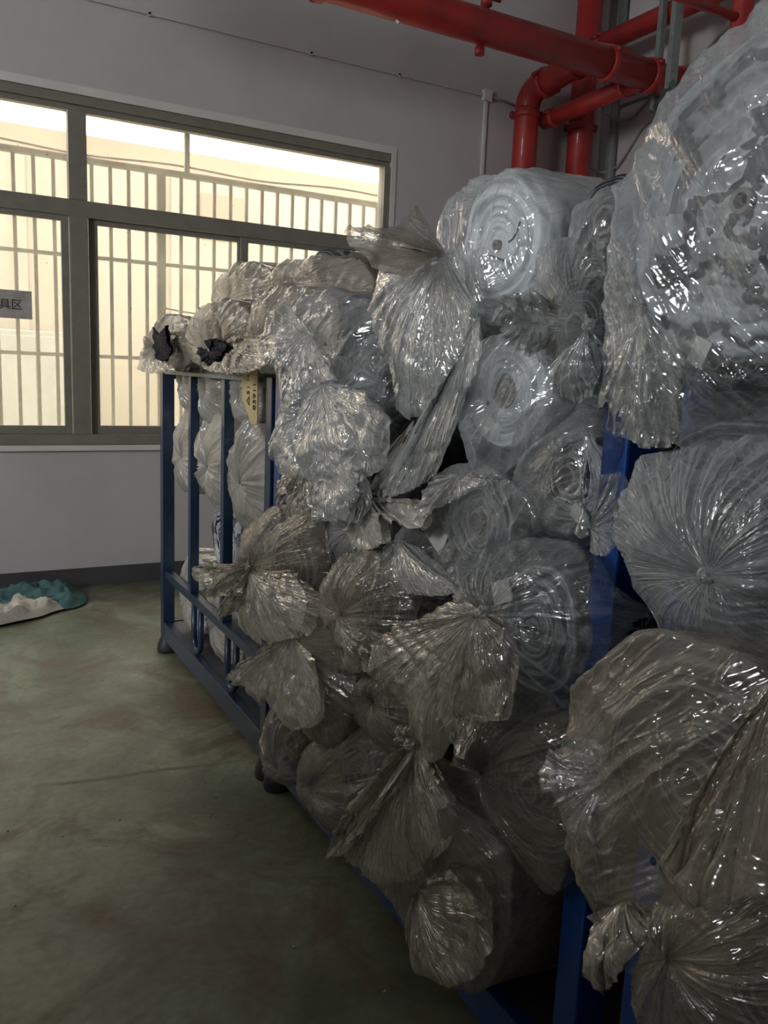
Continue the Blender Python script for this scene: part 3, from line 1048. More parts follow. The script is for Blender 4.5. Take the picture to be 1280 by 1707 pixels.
def rack(label, ya, yb, H, metal, barred, pw=0.06):
    """steel stillage: four corner posts on feet, a channel-edged tray, rails; its ends may carry upright bars"""
    root = empty('steel_rack', (AX + .65, (ya + yb) / 2, 0), label, 'rack', 'blue steel racks along the aisle')
    X1 = AX + 1.30
    for x, y in ((AX, ya), (AX, yb - .06), (X1 - pw, ya), (X1 - pw, yb - .06)):
        o = MB().box((x, y, 0.085), (x + pw, y + .06, H), .005).build('post', metal, root)
        mb = MB()
        bell_foot(mb, x + .03, y + .03)
        mb.build('foot', M_RUB, o, True)
    for x in (AX, X1 - .04):
        MB().box((x + .002, ya + .06, 0.075), (x + .038, yb - .06, 0.165), .004).build('side_channel', metal, root)
    for y in (ya, yb - .04):
        MB().box((AX + .06, y + .002, 0.075), (X1 - .06, y + .038, 0.165), .004).build('end_channel', metal, root)
    MB().box((AX + .038, ya + .038, 0.150), (X1 - .04, yb - .04, 0.158)).build('tray', M_TRAY, root)
    for y in (ya, yb - .06):
        MB().box((AX + .06, y + .01, H - .045), (X1 - .06, y + .05, H - .005), .003).build('end_rail', metal, root)
    if barred:
        x = AX + .008
        MB().box((x, ya + .06, H - .022), (x + .045, yb - .06, H - .004), .003).build('top_rail', M_STEEL, root)
        MB().box((x, ya + .06, 0.405), (x + .04, yb - .06, 0.445), .004).build('lower_rail', metal, root)
        for yc in (ya + .56, ya + 1.045):
            MB().box((x, yc - .022, 0.445), (x + .042, yc + .022, H - .022), .004).build('upright_bar', metal, root)
        for yc in (ya + .47, ya + .97):
            mb = MB()
            a_ = arc_pts((x + .02, yc, 0.235), (0, .055, 0), (0, 0, -.055), 8)
            b_ = arc_pts((x + .02, yc, 0.235), (0, 0, -.055), (0, -.055, 0), 8)
            mb.tube([(x + .02, yc + .055, 0.41)] + a_ + b_[1:] + [(x + .02, yc - .055, 0.41)], 0.014, 10)
            mb.build('hook_loop', metal, root, True)
    return root


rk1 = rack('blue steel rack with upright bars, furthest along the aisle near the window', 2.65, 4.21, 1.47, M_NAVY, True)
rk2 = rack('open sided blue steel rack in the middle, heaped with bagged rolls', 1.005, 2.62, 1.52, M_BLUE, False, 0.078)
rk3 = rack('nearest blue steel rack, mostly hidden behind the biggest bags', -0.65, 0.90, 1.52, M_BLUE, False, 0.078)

# ---- card tag tied to the barred rack
tg = empty('card_tag', (1.0, 2.80, 1.49), 'tan card tag with black handwritten numbers hanging on the barred rack', 'tag')
bm = bmesh.new()
sh = [(2.905, 1.492), (2.745, 1.492), (2.745, 1.305), (2.80, 1.295), (2.905, 1.385)]
f0 = [bm.verts.new((1.008, y, z)) for y, z in sh]
f1 = [bm.verts.new((1.003, y, z)) for y, z in sh]
bm.faces.new(f1)
bm.faces.new(f0[::-1])
for i in range(5):
    bm.faces.new((f0[i], f0[(i + 1) % 5], f1[(i + 1) % 5], f1[i]))
bmesh.ops.recalc_face_normals(bm, faces=list(bm.faces))
mb = MB()
mb.add(bm)
mb.build('card', M_CARD, tg)
text_mesh('83911', 0.040, (1.0015, 2.77, 1.40), (0, 0, 1), (0, 1, 0), M_INK, tg)
text_mesh('\u25b351', 0.038, (1.0015, 2.835, 1.40), (0, 0, 1), (0, 1, 0), M_INK, tg)
text_mesh('141', 0.030, (1.0015, 2.84, 1.468), (0, 0, 1), (0, 1, 0), M_INK, tg)

# ================================================================= cloths on the floor
def floor_cloth(name, outline, m, label, z0, amp, seed, origin):
    O, per = closed_curve(outline, 160)
    c = O.mean(0)
    s_ = (np.linspace(0.01, 1, 60) ** 0.8)[:, None, None]
    XY = c + (O[None] - c) * s_
    p3 = np.stack([XY[..., 0], XY[..., 1], 0 * XY[..., 0] + seed], -1)
    h = np.maximum(0, crumple(p3 * 0.8, amp) + 0.45 * crumple(p3 * 2.0 + 4, amp) + amp * 0.6)
    fall = np.clip((1 - s_[..., 0]) * 6, 0.05, 1)
    P = np.stack([XY[..., 0] + perlin(p3 * 9) * .02, XY[..., 1] + perlin(p3 * 9 + 5) * .02, z0 + h * fall], -1)
    R, C = P.shape[:2]
    idx = np.arange(R * C).reshape(R, C)
    q = np.stack([idx[:-1], np.roll(idx[:-1], -1, 1), np.roll(idx[1:], -1, 1), idx[1:]], -1).reshape(-1, 4)
    o = mesh_obj(name, P.reshape(-1, 3), q, m, None, True, origin=origin)
    md = o.modifiers.new('thickness', 'SOLIDIFY')
    md.thickness = 0.004
    md.offset = 1
    return tag(o, label, 'cloth')


floor_cloth('crumpled_cloth', [(-0.5, 5.5), (0.1, 5.6), (0.45, 5.58), (0.75, 5.55), (0.83, 5.35), (0.74, 5.12), (0.45, 5.08), (0.1, 5.0), (-0.4, 5.05)], M_TEAL,
            'crumpled teal cloth lying on the floor against the window wall', 0.006, 0.06, 2.0, (0.2, 5.3, 0))
floor_cloth('crumpled_cloth', [(-0.45, 4.95), (0.1, 4.98), (0.35, 5.10), (0.58, 5.22), (0.68, 5.13), (0.52, 4.99), (0.25, 4.87), (-0.1, 4.78), (-0.5, 4.72)], M_WCLOTH,
            'crumpled white cloth lying on the floor along the teal cloth', 0.014, 0.045, 5.0, (0.1, 4.95, 0))
# grit swept about on the floor
rg = random.Random(5)
mb = MB()
for i in range(90):
    gx, gy = rg.gauss(0.75, 0.35), rg.choice([rg.gauss(2.55, .15), rg.gauss(4.0, .35), rg.uniform(1.3, 3)])
    if gx > 0.98 or gx < -0.6:
        continue
    r = rg.uniform(.0015, .0045)
    bm = bmesh.new()
    bmesh.ops.create_icosphere(bm, subdivisions=1, radius=r)
    for v in bm.verts:
        v.co = Vector((gx + v.co.x * rg.uniform(.7, 1.6), gy + v.co.y, max(0, v.co.z * .7 + r * .6)))
    mb.add(bm)
g = mb.build('floor_grit', M_GRIT, None, True, (0.75, 2.6, 0))
g['kind'] = 'stuff'
tag(g, 'pale crumbs of grit scattered over the green floor', 'grit')


# ================================================================= rolls of fabric in their bags
BAGS = [
    {'name': 'bagged_fabric_roll', 'label': 'big clear bag on top of the middle rack, film pulled left to a tattered point', 'film': 'clear', 'roll': 'white', 'x': 0.97, 'outline': [(1.527, 1.849), (1.432, 1.883), (1.314, 1.879), (1.247, 1.834), (1.215, 1.757), (1.225, 1.685), (1.282, 1.623), (1.351, 1.606), (1.409, 1.623), (1.464, 1.68), (1.516, 1.744), (1.55, 1.803)], 'knot': (0.93, 1.38, 1.642), 'cen': (1.401, 1.763), 'R': 0.145, 'L': 1.45, 'kn': 0, 'rx': 1.02, 'group': 'bagged rolls of fabric on the racks', 'tails': [{'G': (1.486, 1.745), 'x0': 0.95, 'arc': [(1.35, 1.794), (1.418, 1.764), (1.485, 1.764), (1.559, 1.793), (1.639, 1.796), (1.594, 1.765), (1.528, 1.734), (1.479, 1.704), (1.362, 1.691)], 'x1': 0.8, 'kw': {'thick': 0.02, 'film': 'thick'}}, {'G': (1.461, 1.741), 'x0': 0.93, 'arc': [(1.702, 1.744), (1.715, 1.692), (1.69, 1.61), (1.641, 1.53), (1.601, 1.477), (1.553, 1.414), (1.499, 1.405), (1.431, 1.434), (1.366, 1.508), (1.338, 1.577), (1.334, 1.639)], 'x1': 0.92, 'kw': {'film': 'cool', 'thick': 0.05, 'cols': 160}}, {'G': (1.312, 1.616), 'x0': 0.92, 'arc': [(1.433, 1.47), (1.473, 1.406), (1.497, 1.347), (1.547, 1.276), (1.621, 1.235), (1.578, 1.228), (1.454, 1.275), (1.376, 1.356), (1.335, 1.439), (1.263, 1.564)], 'x1': 0.9, 'kw': {'film': 'cool', 'thick': 0.012, 'rows': 60}}], 'opts': {'cols': 360, 'labels': [], 'streak': 0.35, 'rc': 0.01, 'marks': [[(1.305, 1.793), (1.312, 1.775), (1.324, 1.763), (1.337, 1.759)], [(1.394, 1.739), (1.365, 1.731), (1.348, 1.726)]]}},
    {'name': 'bagged_fabric_roll', 'label': 'clear bag crowning the middle rack beside the corner pipes, half behind the huge bag', 'film': 'clear', 'roll': 'dark', 'x': 1.0, 'outline': [(1.165, 1.799), (1.115, 1.818), (1.045, 1.812), (1.009, 1.79), (1.008, 1.726), (1.042, 1.683), (1.095, 1.66), (1.137, 1.691), (1.163, 1.744)], 'knot': (0.95, 1.015, 1.667), 'cen': (1.128, 1.777), 'R': 0.08, 'L': 1.3, 'kn': 0, 'rx': 1.05, 'group': 'bagged rolls of fabric on the racks', 'tails': [], 'opts': {'streak': -0.3}},
    {'name': 'bagged_fabric_roll', 'label': 'clear bag with a frilled rosette of film, high on the middle rack', 'film': 'clear', 'roll': 'dark', 'x': 0.95, 'outline': [(1.177, 1.73), (1.116, 1.738), (1.054, 1.707), (1.003, 1.656), (0.991, 1.573), (0.989, 1.498), (1.011, 1.466), (1.069, 1.468), (1.12, 1.512), (1.166, 1.534), (1.188, 1.576), (1.187, 1.628), (1.188, 1.68)], 'knot': (0.88, 0.963, 1.582), 'cen': (1.123, 1.593), 'R': 0.1, 'L': 1.3, 'kn': 0.012, 'rx': 1.0, 'group': 'bagged rolls of fabric on the racks', 'tails': [{'G': (1.101, 1.591), 'x0': 0.9, 'arc': [(1.054, 1.623), (1.087, 1.622), (1.11, 1.607), (1.098, 1.583), (1.081, 1.568), (1.049, 1.556)], 'x1': 0.84, 'kw': {'thick': 0.03, 'crum': 2.0}}, {'G': (0.963, 1.579), 'x0': 0.88, 'arc': [(1.062, 1.523), (1.052, 1.494), (1.013, 1.469), (0.971, 1.467), (0.948, 1.488), (0.944, 1.534)], 'x1': 0.9, 'kw': {'thick': 0.03, 'film': 'cool'}}], 'opts': {'cols': 360}},
    {'name': 'bagged_fabric_roll', 'label': 'pale blue white roll end with a dark core hole in cool clear film', 'film': 'cool', 'roll': 'white', 'x': 0.95, 'outline': [(1.389, 1.55), (1.311, 1.583), (1.219, 1.577), (1.148, 1.543), (1.116, 1.494), (1.123, 1.431), (1.17, 1.374), (1.244, 1.318), (1.322, 1.313), (1.38, 1.365), (1.416, 1.435), (1.421, 1.502)], 'knot': (0.935, 1.292, 1.451), 'cen': (1.32, 1.471), 'R': 0.113, 'L': 1.3, 'kn': 0, 'rx': 1.0, 'group': 'bagged rolls of fabric on the racks', 'tails': [], 'opts': {'fold': 0.5, 'rc': 0.03, 'streak': -0.7, 'marks': [[(1.318, 1.488), (1.314, 1.479), (1.298, 1.477), (1.279, 1.479)]]}},
    {'name': 'bagged_fabric_roll', 'label': 'clear bag over black and white wound layers beside the blue post', 'film': 'clear', 'roll': 'stripe', 'x': 1.0, 'outline': [(1.272, 1.398), (1.214, 1.448), (1.133, 1.465), (1.042, 1.458), (1.027, 1.378), (1.021, 1.286), (1.04, 1.225), (1.103, 1.211), (1.17, 1.22), (1.229, 1.263), (1.268, 1.317)], 'knot': (0.93, 0.988, 1.26), 'cen': (1.172, 1.32), 'R': 0.094, 'L': 1.3, 'kn': 0, 'rx': 1.05, 'group': 'bagged rolls of fabric on the racks', 'tails': [{'G': (0.99, 1.264), 'x0': 0.94, 'arc': [(0.965, 1.355), (0.941, 1.36), (0.918, 1.358), (0.916, 1.307), (0.926, 1.238), (0.954, 1.227), (0.975, 1.23)], 'x1': 0.93, 'kw': {'thick': 0.008, 'film': 'clear'}}], 'opts': {'cols': 360, 'fold': 1.3, 'labels': [((1.117, 1.259), 0.022, 0.014, 0.5)], 'streak': -0.8}},
    {'name': 'bagged_fabric_roll', 'label': 'white roll end behind an open crumpled bag mouth, low centre of the middle rack', 'film': 'clear', 'roll': 'grey', 'x': 0.93, 'outline': [(1.658, 1.035), (1.629, 1.11), (1.534, 1.204), (1.463, 1.291), (1.358, 1.333), (1.237, 1.322), (1.147, 1.29), (1.122, 1.249), (1.186, 1.199), (1.283, 1.114), (1.391, 1.046), (1.517, 1.023), (1.622, 1.022)], 'knot': (0.98, 1.495, 1.134), 'cen': (1.353, 1.206), 'R': 0.115, 'L': 1.3, 'kn': 0, 'rx': 0.9800000000000001, 'group': 'bagged rolls of fabric on the racks', 'tails': [{'G': (1.569, 1.13), 'x0': 0.92, 'arc': [(1.577, 1.122), (1.61, 1.052), (1.561, 1.038), (1.468, 1.034), (1.351, 1.06), (1.306, 1.092), (1.401, 1.101)], 'x1': 0.9, 'kw': {'thick': 0.025, 'fold': 0.6}}, {'G': (1.341, 1.309), 'x0': 0.92, 'arc': [(1.415, 1.294), (1.473, 1.222), (1.482, 1.188), (1.413, 1.225), (1.328, 1.263), (1.223, 1.313)], 'x1': 0.9, 'kw': {'thick': 0.015, 'fold': 0.6}}], 'opts': {'fold': 0.9, 'labels': [((1.484, 1.156), 0.04, 0.028, 0.5)], 'streak': -0.6}},
    {'name': 'bagged_fabric_roll', 'label': 'largest knotted bag of the middle rack, its tail hanging loose below the knot', 'film': 'clear', 'roll': 'grey', 'x': 0.94, 'outline': [(1.29, 1.145), (1.199, 1.2), (1.099, 1.228), (1.022, 1.228), (0.983, 1.195), (0.971, 1.107), (0.976, 1.032), (1.019, 0.952), (1.11, 0.88), (1.215, 0.852), (1.297, 0.909), (1.341, 0.984), (1.335, 1.075)], 'knot': (0.84, 1.132, 1.09), 'cen': (1.176, 1.031), 'R': 0.129, 'L': 1.3, 'kn': 0.014, 'rx': 0.99, 'group': 'bagged rolls of fabric on the racks', 'tails': [{'G': (1.132, 1.09), 'x0': 0.84, 'arc': [(1.185, 1.093), (1.239, 1.076), (1.342, 1.015), (1.484, 0.929), (1.502, 0.879), (1.477, 0.846), (1.35, 0.853), (1.324, 0.835), (1.233, 0.773), (1.182, 0.816), (1.14, 0.881), (1.063, 0.924), (1.05, 1.031), (1.081, 1.085)], 'x1': 0.84, 'kw': {'film': 'warm', 'thick': 0.05, 'cols': 200, 'rows': 70, 'crum': 1.2}}], 'opts': {'cols': 420, 'fold': 2.0, 'rc': 0.012, 'marks': [[(1.24, 1.126), (1.228, 1.123), (1.214, 1.129)], [(1.189, 1.106), (1.169, 1.117), (1.144, 1.123), (1.115, 1.123)]], 'labels': [((1.252, 1.086), 0.03, 0.022, -0.4)]}},
    {'name': 'bagged_fabric_roll', 'label': 'black fabric roll showing through torn white film in the middle rack', 'film': None, 'roll': 'black', 'x': 1.04, 'outline': [(1.886, 1.348), (1.738, 1.404), (1.554, 1.416), (1.511, 1.352), (1.538, 1.267), (1.687, 1.173), (1.87, 1.159), (1.961, 1.227)], 'knot': (0.97, 1.611, 1.301), 'cen': (1.758, 1.28), 'R': 0.127, 'L': 1.2, 'kn': 0, 'rx': 1.09, 'group': 'bagged rolls of fabric on the racks', 'tails': [{'G': (1.657, 1.402), 'x0': 1.0, 'arc': [(1.726, 1.353), (1.804, 1.264), (1.842, 1.178), (1.74, 1.179), (1.6, 1.207), (1.568, 1.292), (1.576, 1.373)], 'x1': 0.985, 'kw': {'film': 'black', 'thick': 0.02}}, {'G': (1.636, 1.396), 'x0': 0.98, 'arc': [(1.708, 1.326), (1.75, 1.256), (1.771, 1.205), (1.728, 1.206), (1.65, 1.254), (1.646, 1.339), (1.6, 1.371)], 'x1': 0.96, 'kw': {'film': 'silver', 'thick': 0.004, 'ragged': 0.02}}, {'G': (1.77, 1.194), 'x0': 0.95, 'arc': [(1.752, 1.21), (1.774, 1.165), (1.758, 1.123), (1.786, 1.106), (1.741, 1.074), (1.61, 1.116), (1.616, 1.178), (1.457, 1.179), (1.432, 1.222), (1.487, 1.236)], 'x1': 0.9, 'kw': {'film': 'silver', 'thick': 0.02, 'crum': 1.5}}], 'opts': {}},
    {'name': 'bagged_fabric_roll', 'label': 'great crumple of milky film spilling over the rolls beside the barred rack', 'film': 'cool', 'roll': 'grey', 'x': 0.95, 'outline': [(2.378, 1.362), (2.243, 1.458), (2.118, 1.511), (1.897, 1.529), (1.778, 1.473), (1.751, 1.329), (1.799, 1.235), (1.941, 1.192), (2.055, 1.18), (2.265, 1.077), (2.38, 1.138), (2.372, 1.252)], 'knot': (0.86, 1.803, 1.383), 'cen': (2.133, 1.315), 'R': 0.142, 'L': 1.2, 'kn': 0, 'rx': 1.0, 'group': 'bagged rolls of fabric on the racks', 'tails': [{'G': (1.845, 1.291), 'x0': 0.9, 'arc': [(1.862, 1.244), (1.894, 1.178), (1.837, 1.138), (1.735, 1.15), (1.652, 1.212), (1.666, 1.269)], 'x1': 0.86, 'kw': {'thick': 0.05, 'crum': 1.6, 'film': 'cool'}}, {'G': (2.027, 1.238), 'x0': 0.9, 'arc': [(2.193, 1.201), (2.223, 1.144), (2.12, 1.117), (2.054, 1.099), (1.882, 1.163), (1.886, 1.225)], 'x1': 0.88, 'kw': {'thick': 0.05, 'crum': 1.6, 'film': 'warm'}}, {'G': (1.904, 1.466), 'x0': 0.88, 'arc': [(2.063, 1.428), (2.135, 1.326), (2.103, 1.23), (1.89, 1.225), (1.627, 1.274), (1.564, 1.374), (1.613, 1.461)], 'x1': 0.84, 'kw': {'thick': 0.05, 'crum': 1.8, 'film': 'cool'}}], 'opts': {'crum': 2.2, 'fold': 1.2, 'cols': 400, 'streak': 0.5}},
    {'name': 'bagged_fabric_roll', 'label': 'clear bag with a pale core showing, on top where the two racks meet', 'film': 'clear', 'roll': 'dark', 'x': 0.96, 'outline': [(2.496, 1.656), (2.329, 1.724), (2.115, 1.719), (1.862, 1.676), (1.749, 1.615), (1.756, 1.531), (1.878, 1.47), (2.095, 1.443), (2.266, 1.457), (2.438, 1.535)], 'knot': (0.9, 1.973, 1.565), 'cen': (2.111, 1.588), 'R': 0.127, 'L': 1.3, 'kn': 0, 'rx': 1.01, 'group': 'bagged rolls of fabric on the racks', 'tails': [{'G': (2.051, 1.589), 'x0': 0.9, 'arc': [(2.127, 1.683), (2.25, 1.64), (2.279, 1.54), (2.16, 1.491), (2.066, 1.381), (1.952, 1.464), (1.81, 1.483)], 'x1': 0.86, 'kw': {'thick': 0.04, 'crum': 1.5}}], 'opts': {'rc': 0.045, 'streak': -1.0}},
    {'name': 'bagged_fabric_roll', 'label': 'silvery green tinted bag behind the hanging crumples, above the black fabric', 'film': 'clear', 'roll': 'grey', 'x': 1.0, 'outline': [(1.962, 1.543), (1.834, 1.582), (1.711, 1.533), (1.67, 1.45), (1.72, 1.387), (1.813, 1.35), (1.914, 1.373), (1.962, 1.453)], 'knot': (0.95, 1.732, 1.46), 'cen': (1.887, 1.474), 'R': 0.102, 'L': 1.2, 'kn': 0, 'rx': 1.05, 'group': 'bagged rolls of fabric on the racks', 'tails': [], 'opts': {'crum': 1.6, 'streak': -0.5}},
    {'name': 'bagged_fabric_roll', 'label': 'dusty tan bag with a flag of film pointing to the window, against the barred rack', 'film': 'warm', 'roll': 'dark', 'x': 0.92, 'outline': [(2.606, 0.943), (2.439, 1.049), (2.24, 1.101), (2.023, 1.106), (1.949, 1.053), (1.942, 0.956), (2.005, 0.852), (2.215, 0.69), (2.417, 0.621), (2.623, 0.621), (2.684, 0.712), (2.651, 0.839)], 'knot': (0.83, 2.314, 0.898), 'cen': (2.334, 0.868), 'R': 0.155, 'L': 1.3, 'kn': 0.012, 'rx': 0.9700000000000001, 'group': 'bagged rolls of fabric on the racks', 'tails': [{'G': (2.304, 0.901), 'x0': 0.83, 'arc': [(2.316, 0.923), (2.502, 0.847), (2.653, 0.833), (2.79, 0.788), (2.715, 0.763), (2.604, 0.755), (2.651, 0.72), (2.426, 0.787), (2.324, 0.827)], 'x1': 0.8, 'kw': {'thick': 0.025, 'crum': 1.4}}, {'G': (2.293, 0.894), 'x0': 0.83, 'arc': [(2.457, 0.791), (2.547, 0.679), (2.391, 0.756), (2.304, 0.821)], 'x1': 0.82, 'kw': {'thick': 0.015}}, {'G': (2.293, 0.894), 'x0': 0.83, 'arc': [(2.428, 0.797), (2.379, 0.722), (2.208, 0.712), (1.94, 0.798), (1.869, 0.917), (2.034, 0.957)], 'x1': 0.84, 'kw': {'thick': 0.03, 'fold': 0.8}}], 'opts': {}},
    {'name': 'bagged_fabric_roll', 'label': 'small tightly pleated bag with a shiny fan of creases, centre of the heap', 'film': 'warm', 'roll': 'dark', 'x': 0.9, 'outline': [(1.86, 1.022), (1.754, 1.076), (1.608, 1.088), (1.501, 1.064), (1.465, 1.006), (1.483, 0.919), (1.557, 0.835), (1.656, 0.785), (1.737, 0.779), (1.802, 0.83), (1.885, 0.866), (1.908, 0.933)], 'knot': (0.83, 1.695, 0.926), 'cen': (1.691, 0.932), 'R': 0.12, 'L': 1.3, 'kn': 0.01, 'rx': 0.9500000000000001, 'group': 'bagged rolls of fabric on the racks', 'tails': [{'G': (1.685, 0.926), 'x0': 0.83, 'arc': [(1.709, 0.869), (1.679, 0.818), (1.608, 0.812), (1.538, 0.851), (1.557, 0.915), (1.618, 0.933)], 'x1': 0.85, 'kw': {'thick': 0.03}}], 'opts': {'fold': 1.5}},
    {'name': 'bagged_fabric_roll', 'label': 'long drooping bag of dusty film hanging low beside the barred rack', 'film': 'thick', 'roll': 'beige', 'x': 0.92, 'outline': [(2.227, 0.719), (2.131, 0.83), (1.969, 0.902), (1.825, 0.865), (1.768, 0.762), (1.773, 0.647), (1.845, 0.524), (1.938, 0.468), (2.063, 0.455), (2.166, 0.511), (2.257, 0.574), (2.282, 0.654)], 'knot': (0.86, 2.045, 0.76), 'cen': (2.073, 0.661), 'R': 0.135, 'L': 1.3, 'kn': 0, 'rx': 0.9700000000000001, 'group': 'bagged rolls of fabric on the racks', 'tails': [{'G': (2.028, 0.765), 'x0': 0.86, 'arc': [(2.135, 0.727), (2.308, 0.617), (2.489, 0.5), (2.476, 0.48), (2.24, 0.538), (2.14, 0.544), (2.031, 0.532), (1.904, 0.549), (1.812, 0.645), (1.858, 0.759)], 'x1': 0.84, 'kw': {'thick': 0.03, 'cols': 160}}], 'opts': {}},
    {'name': 'bagged_fabric_roll', 'label': 'narrow bag end with a dark stripe beside the foot of the barred rack', 'film': 'warm', 'roll': 'beige', 'x': 0.97, 'outline': [(2.48, 0.356), (2.375, 0.433), (2.254, 0.449), (2.183, 0.379), (2.186, 0.279), (2.258, 0.188), (2.412, 0.138), (2.516, 0.165), (2.533, 0.269)], 'knot': (0.92, 2.279, 0.229), 'cen': (2.411, 0.263), 'R': 0.08, 'L': 1.3, 'kn': 0, 'rx': 1.02, 'group': 'bagged rolls of fabric on the racks', 'tails': [], 'opts': {}},
    {'name': 'bagged_fabric_roll', 'label': 'bag resting near the floor behind the knotted front bag', 'film': 'warm', 'roll': 'grey', 'x': 0.95, 'outline': [(2.084, 0.403), (1.926, 0.503), (1.752, 0.593), (1.62, 0.61), (1.588, 0.515), (1.637, 0.378), (1.761, 0.285), (1.905, 0.224), (2.062, 0.216), (2.155, 0.238), (2.142, 0.323)], 'knot': (0.9, 1.986, 0.317), 'cen': (1.884, 0.38), 'R': 0.12, 'L': 1.3, 'kn': 0, 'rx': 1.0, 'group': 'bagged rolls of fabric on the racks', 'tails': [], 'opts': {}},
    {'name': 'bagged_fabric_roll', 'label': 'smooth dark tan bulge wedged in the shadow under the pleated bag', 'film': 'warm', 'roll': 'beige', 'x': 0.95, 'outline': [(1.83, 0.7), (1.733, 0.757), (1.584, 0.792), (1.485, 0.756), (1.486, 0.683), (1.61, 0.595), (1.745, 0.585), (1.824, 0.622)], 'knot': (0.93, 1.69, 0.694), 'cen': (1.687, 0.654), 'R': 0.1, 'L': 1.3, 'kn': 0, 'rx': 1.0, 'group': 'bagged rolls of fabric on the racks', 'tails': [], 'opts': {}},
    {'name': 'bagged_fabric_roll', 'label': 'dull grey bag tucked under the milky crumple', 'film': 'cool', 'roll': 'grey', 'x': 0.97, 'outline': [(2.051, 1.078), (1.942, 1.157), (1.743, 1.167), (1.691, 1.102), (1.777, 1.015), (1.964, 0.96), (2.065, 1.006)], 'knot': (0.94, 1.843, 1.105), 'cen': (1.942, 1.058), 'R': 0.09, 'L': 1.3, 'kn': 0, 'rx': 1.02, 'group': 'bagged rolls of fabric on the racks', 'tails': [], 'opts': {}},
    {'name': 'bagged_fabric_roll', 'label': 'front bag nearest the floor, tied at the top with pointed flaps', 'film': 'thick', 'roll': 'beige', 'x': 0.92, 'outline': [(1.465, 0.651), (1.34, 0.694), (1.21, 0.655), (1.117, 0.606), (1.093, 0.508), (1.107, 0.397), (1.166, 0.284), (1.252, 0.233), (1.381, 0.183), (1.43, 0.225), (1.57, 0.247), (1.732, 0.232), (1.798, 0.246), (1.681, 0.428), (1.568, 0.562)], 'knot': (0.86, 1.363, 0.739), 'cen': (1.321, 0.401), 'R': 0.186, 'L': 1.35, 'kn': 0.022, 'rx': 0.9700000000000001, 'group': 'bagged rolls of fabric on the racks', 'tails': [{'G': (1.358, 0.744), 'x0': 0.86, 'arc': [(1.367, 0.72), (1.463, 0.581), (1.641, 0.337), (1.569, 0.394), (1.452, 0.518), (1.383, 0.608), (1.321, 0.705)], 'x1': 0.8, 'kw': {'thick': 0.02, 'film': 'thick'}}, {'G': (1.358, 0.744), 'x0': 0.86, 'arc': [(1.387, 0.665), (1.471, 0.466), (1.582, 0.342), (1.336, 0.445), (1.213, 0.61), (1.243, 0.695), (1.287, 0.738)], 'x1': 0.84, 'kw': {'thick': 0.04, 'film': 'warm'}}, {'G': (1.349, 0.745), 'x0': 0.86, 'arc': [(1.251, 0.757), (1.21, 0.739), (1.181, 0.698), (1.237, 0.688), (1.296, 0.71)], 'x1': 0.83, 'kw': {'thick': 0.012, 'film': 'thick'}}, {'G': (1.364, 0.752), 'x0': 0.86, 'arc': [(1.4, 0.736), (1.412, 0.75), (1.379, 0.777), (1.337, 0.789), (1.3, 0.792), (1.307, 0.768)], 'x1': 0.85, 'kw': {'thick': 0.02, 'film': 'thick', 'crum': 1.5}}, {'G': (1.335, 0.423), 'x0': 0.87, 'arc': [(1.309, 0.42), (1.311, 0.335), (1.272, 0.292), (1.144, 0.346), (1.075, 0.447), (1.087, 0.561), (1.148, 0.584), (1.247, 0.512)], 'x1': 0.84, 'kw': {'thick': 0.03, 'film': 'warm', 'crum': 1.0}}], 'opts': {'cols': 420, 'rows': (64, 14, 34)}},
    {'name': 'bagged_fabric_roll', 'label': 'large grey bag in deep shadow under the biggest knotted bag', 'film': 'warm', 'roll': 'dark', 'x': 0.96, 'outline': [(1.341, 0.777), (1.187, 0.853), (1.023, 0.925), (0.999, 0.812), (0.997, 0.699), (1.016, 0.591), (1.078, 0.565), (1.178, 0.596), (1.264, 0.629), (1.33, 0.677)], 'knot': (0.93, 1.231, 0.72), 'cen': (1.162, 0.704), 'R': 0.151, 'L': 1.3, 'kn': 0, 'rx': 1.01, 'group': 'bagged rolls of fabric on the racks', 'tails': [], 'opts': {}},
    {'name': 'bagged_fabric_roll', 'label': 'huge clear bag filling the top corner, nearest the camera and above the blue post', 'film': 'clear', 'roll': 'mixed', 'x': 0.86, 'outline': [(0.916, 1.675), (0.895, 1.742), (0.868, 1.812), (0.826, 1.869), (0.774, 1.904), (0.734, 1.932), (0.688, 1.949), (0.608, 1.932), (0.537, 1.83), (0.494, 1.652), (0.534, 1.503), (0.625, 1.424), (0.69, 1.408), (0.788, 1.417), (0.832, 1.417), (0.868, 1.448), (0.899, 1.532)], 'knot': (0.8, 0.701, 1.601), 'cen': (0.734, 1.731), 'R': 0.205, 'L': 1.5, 'kn': 0, 'rx': 0.91, 'group': 'bagged rolls of fabric on the racks', 'tails': [{'G': (0.794, 1.592), 'x0': 0.82, 'arc': [(0.876, 1.564), (0.872, 1.498), (0.847, 1.445), (0.853, 1.434), (0.81, 1.418), (0.77, 1.419), (0.746, 1.464), (0.745, 1.532)], 'x1': 0.84, 'kw': {'thick': 0.02, 'cols': 160}}], 'opts': {'cols': 520, 'rows': (90, 16, 30), 'fold': 1.3, 'labels': [((0.765, 1.544), 0.014, 0.018, 0.4)], 'streak': 0.75, 'crum': 1.3, 'rc': 0.016}},
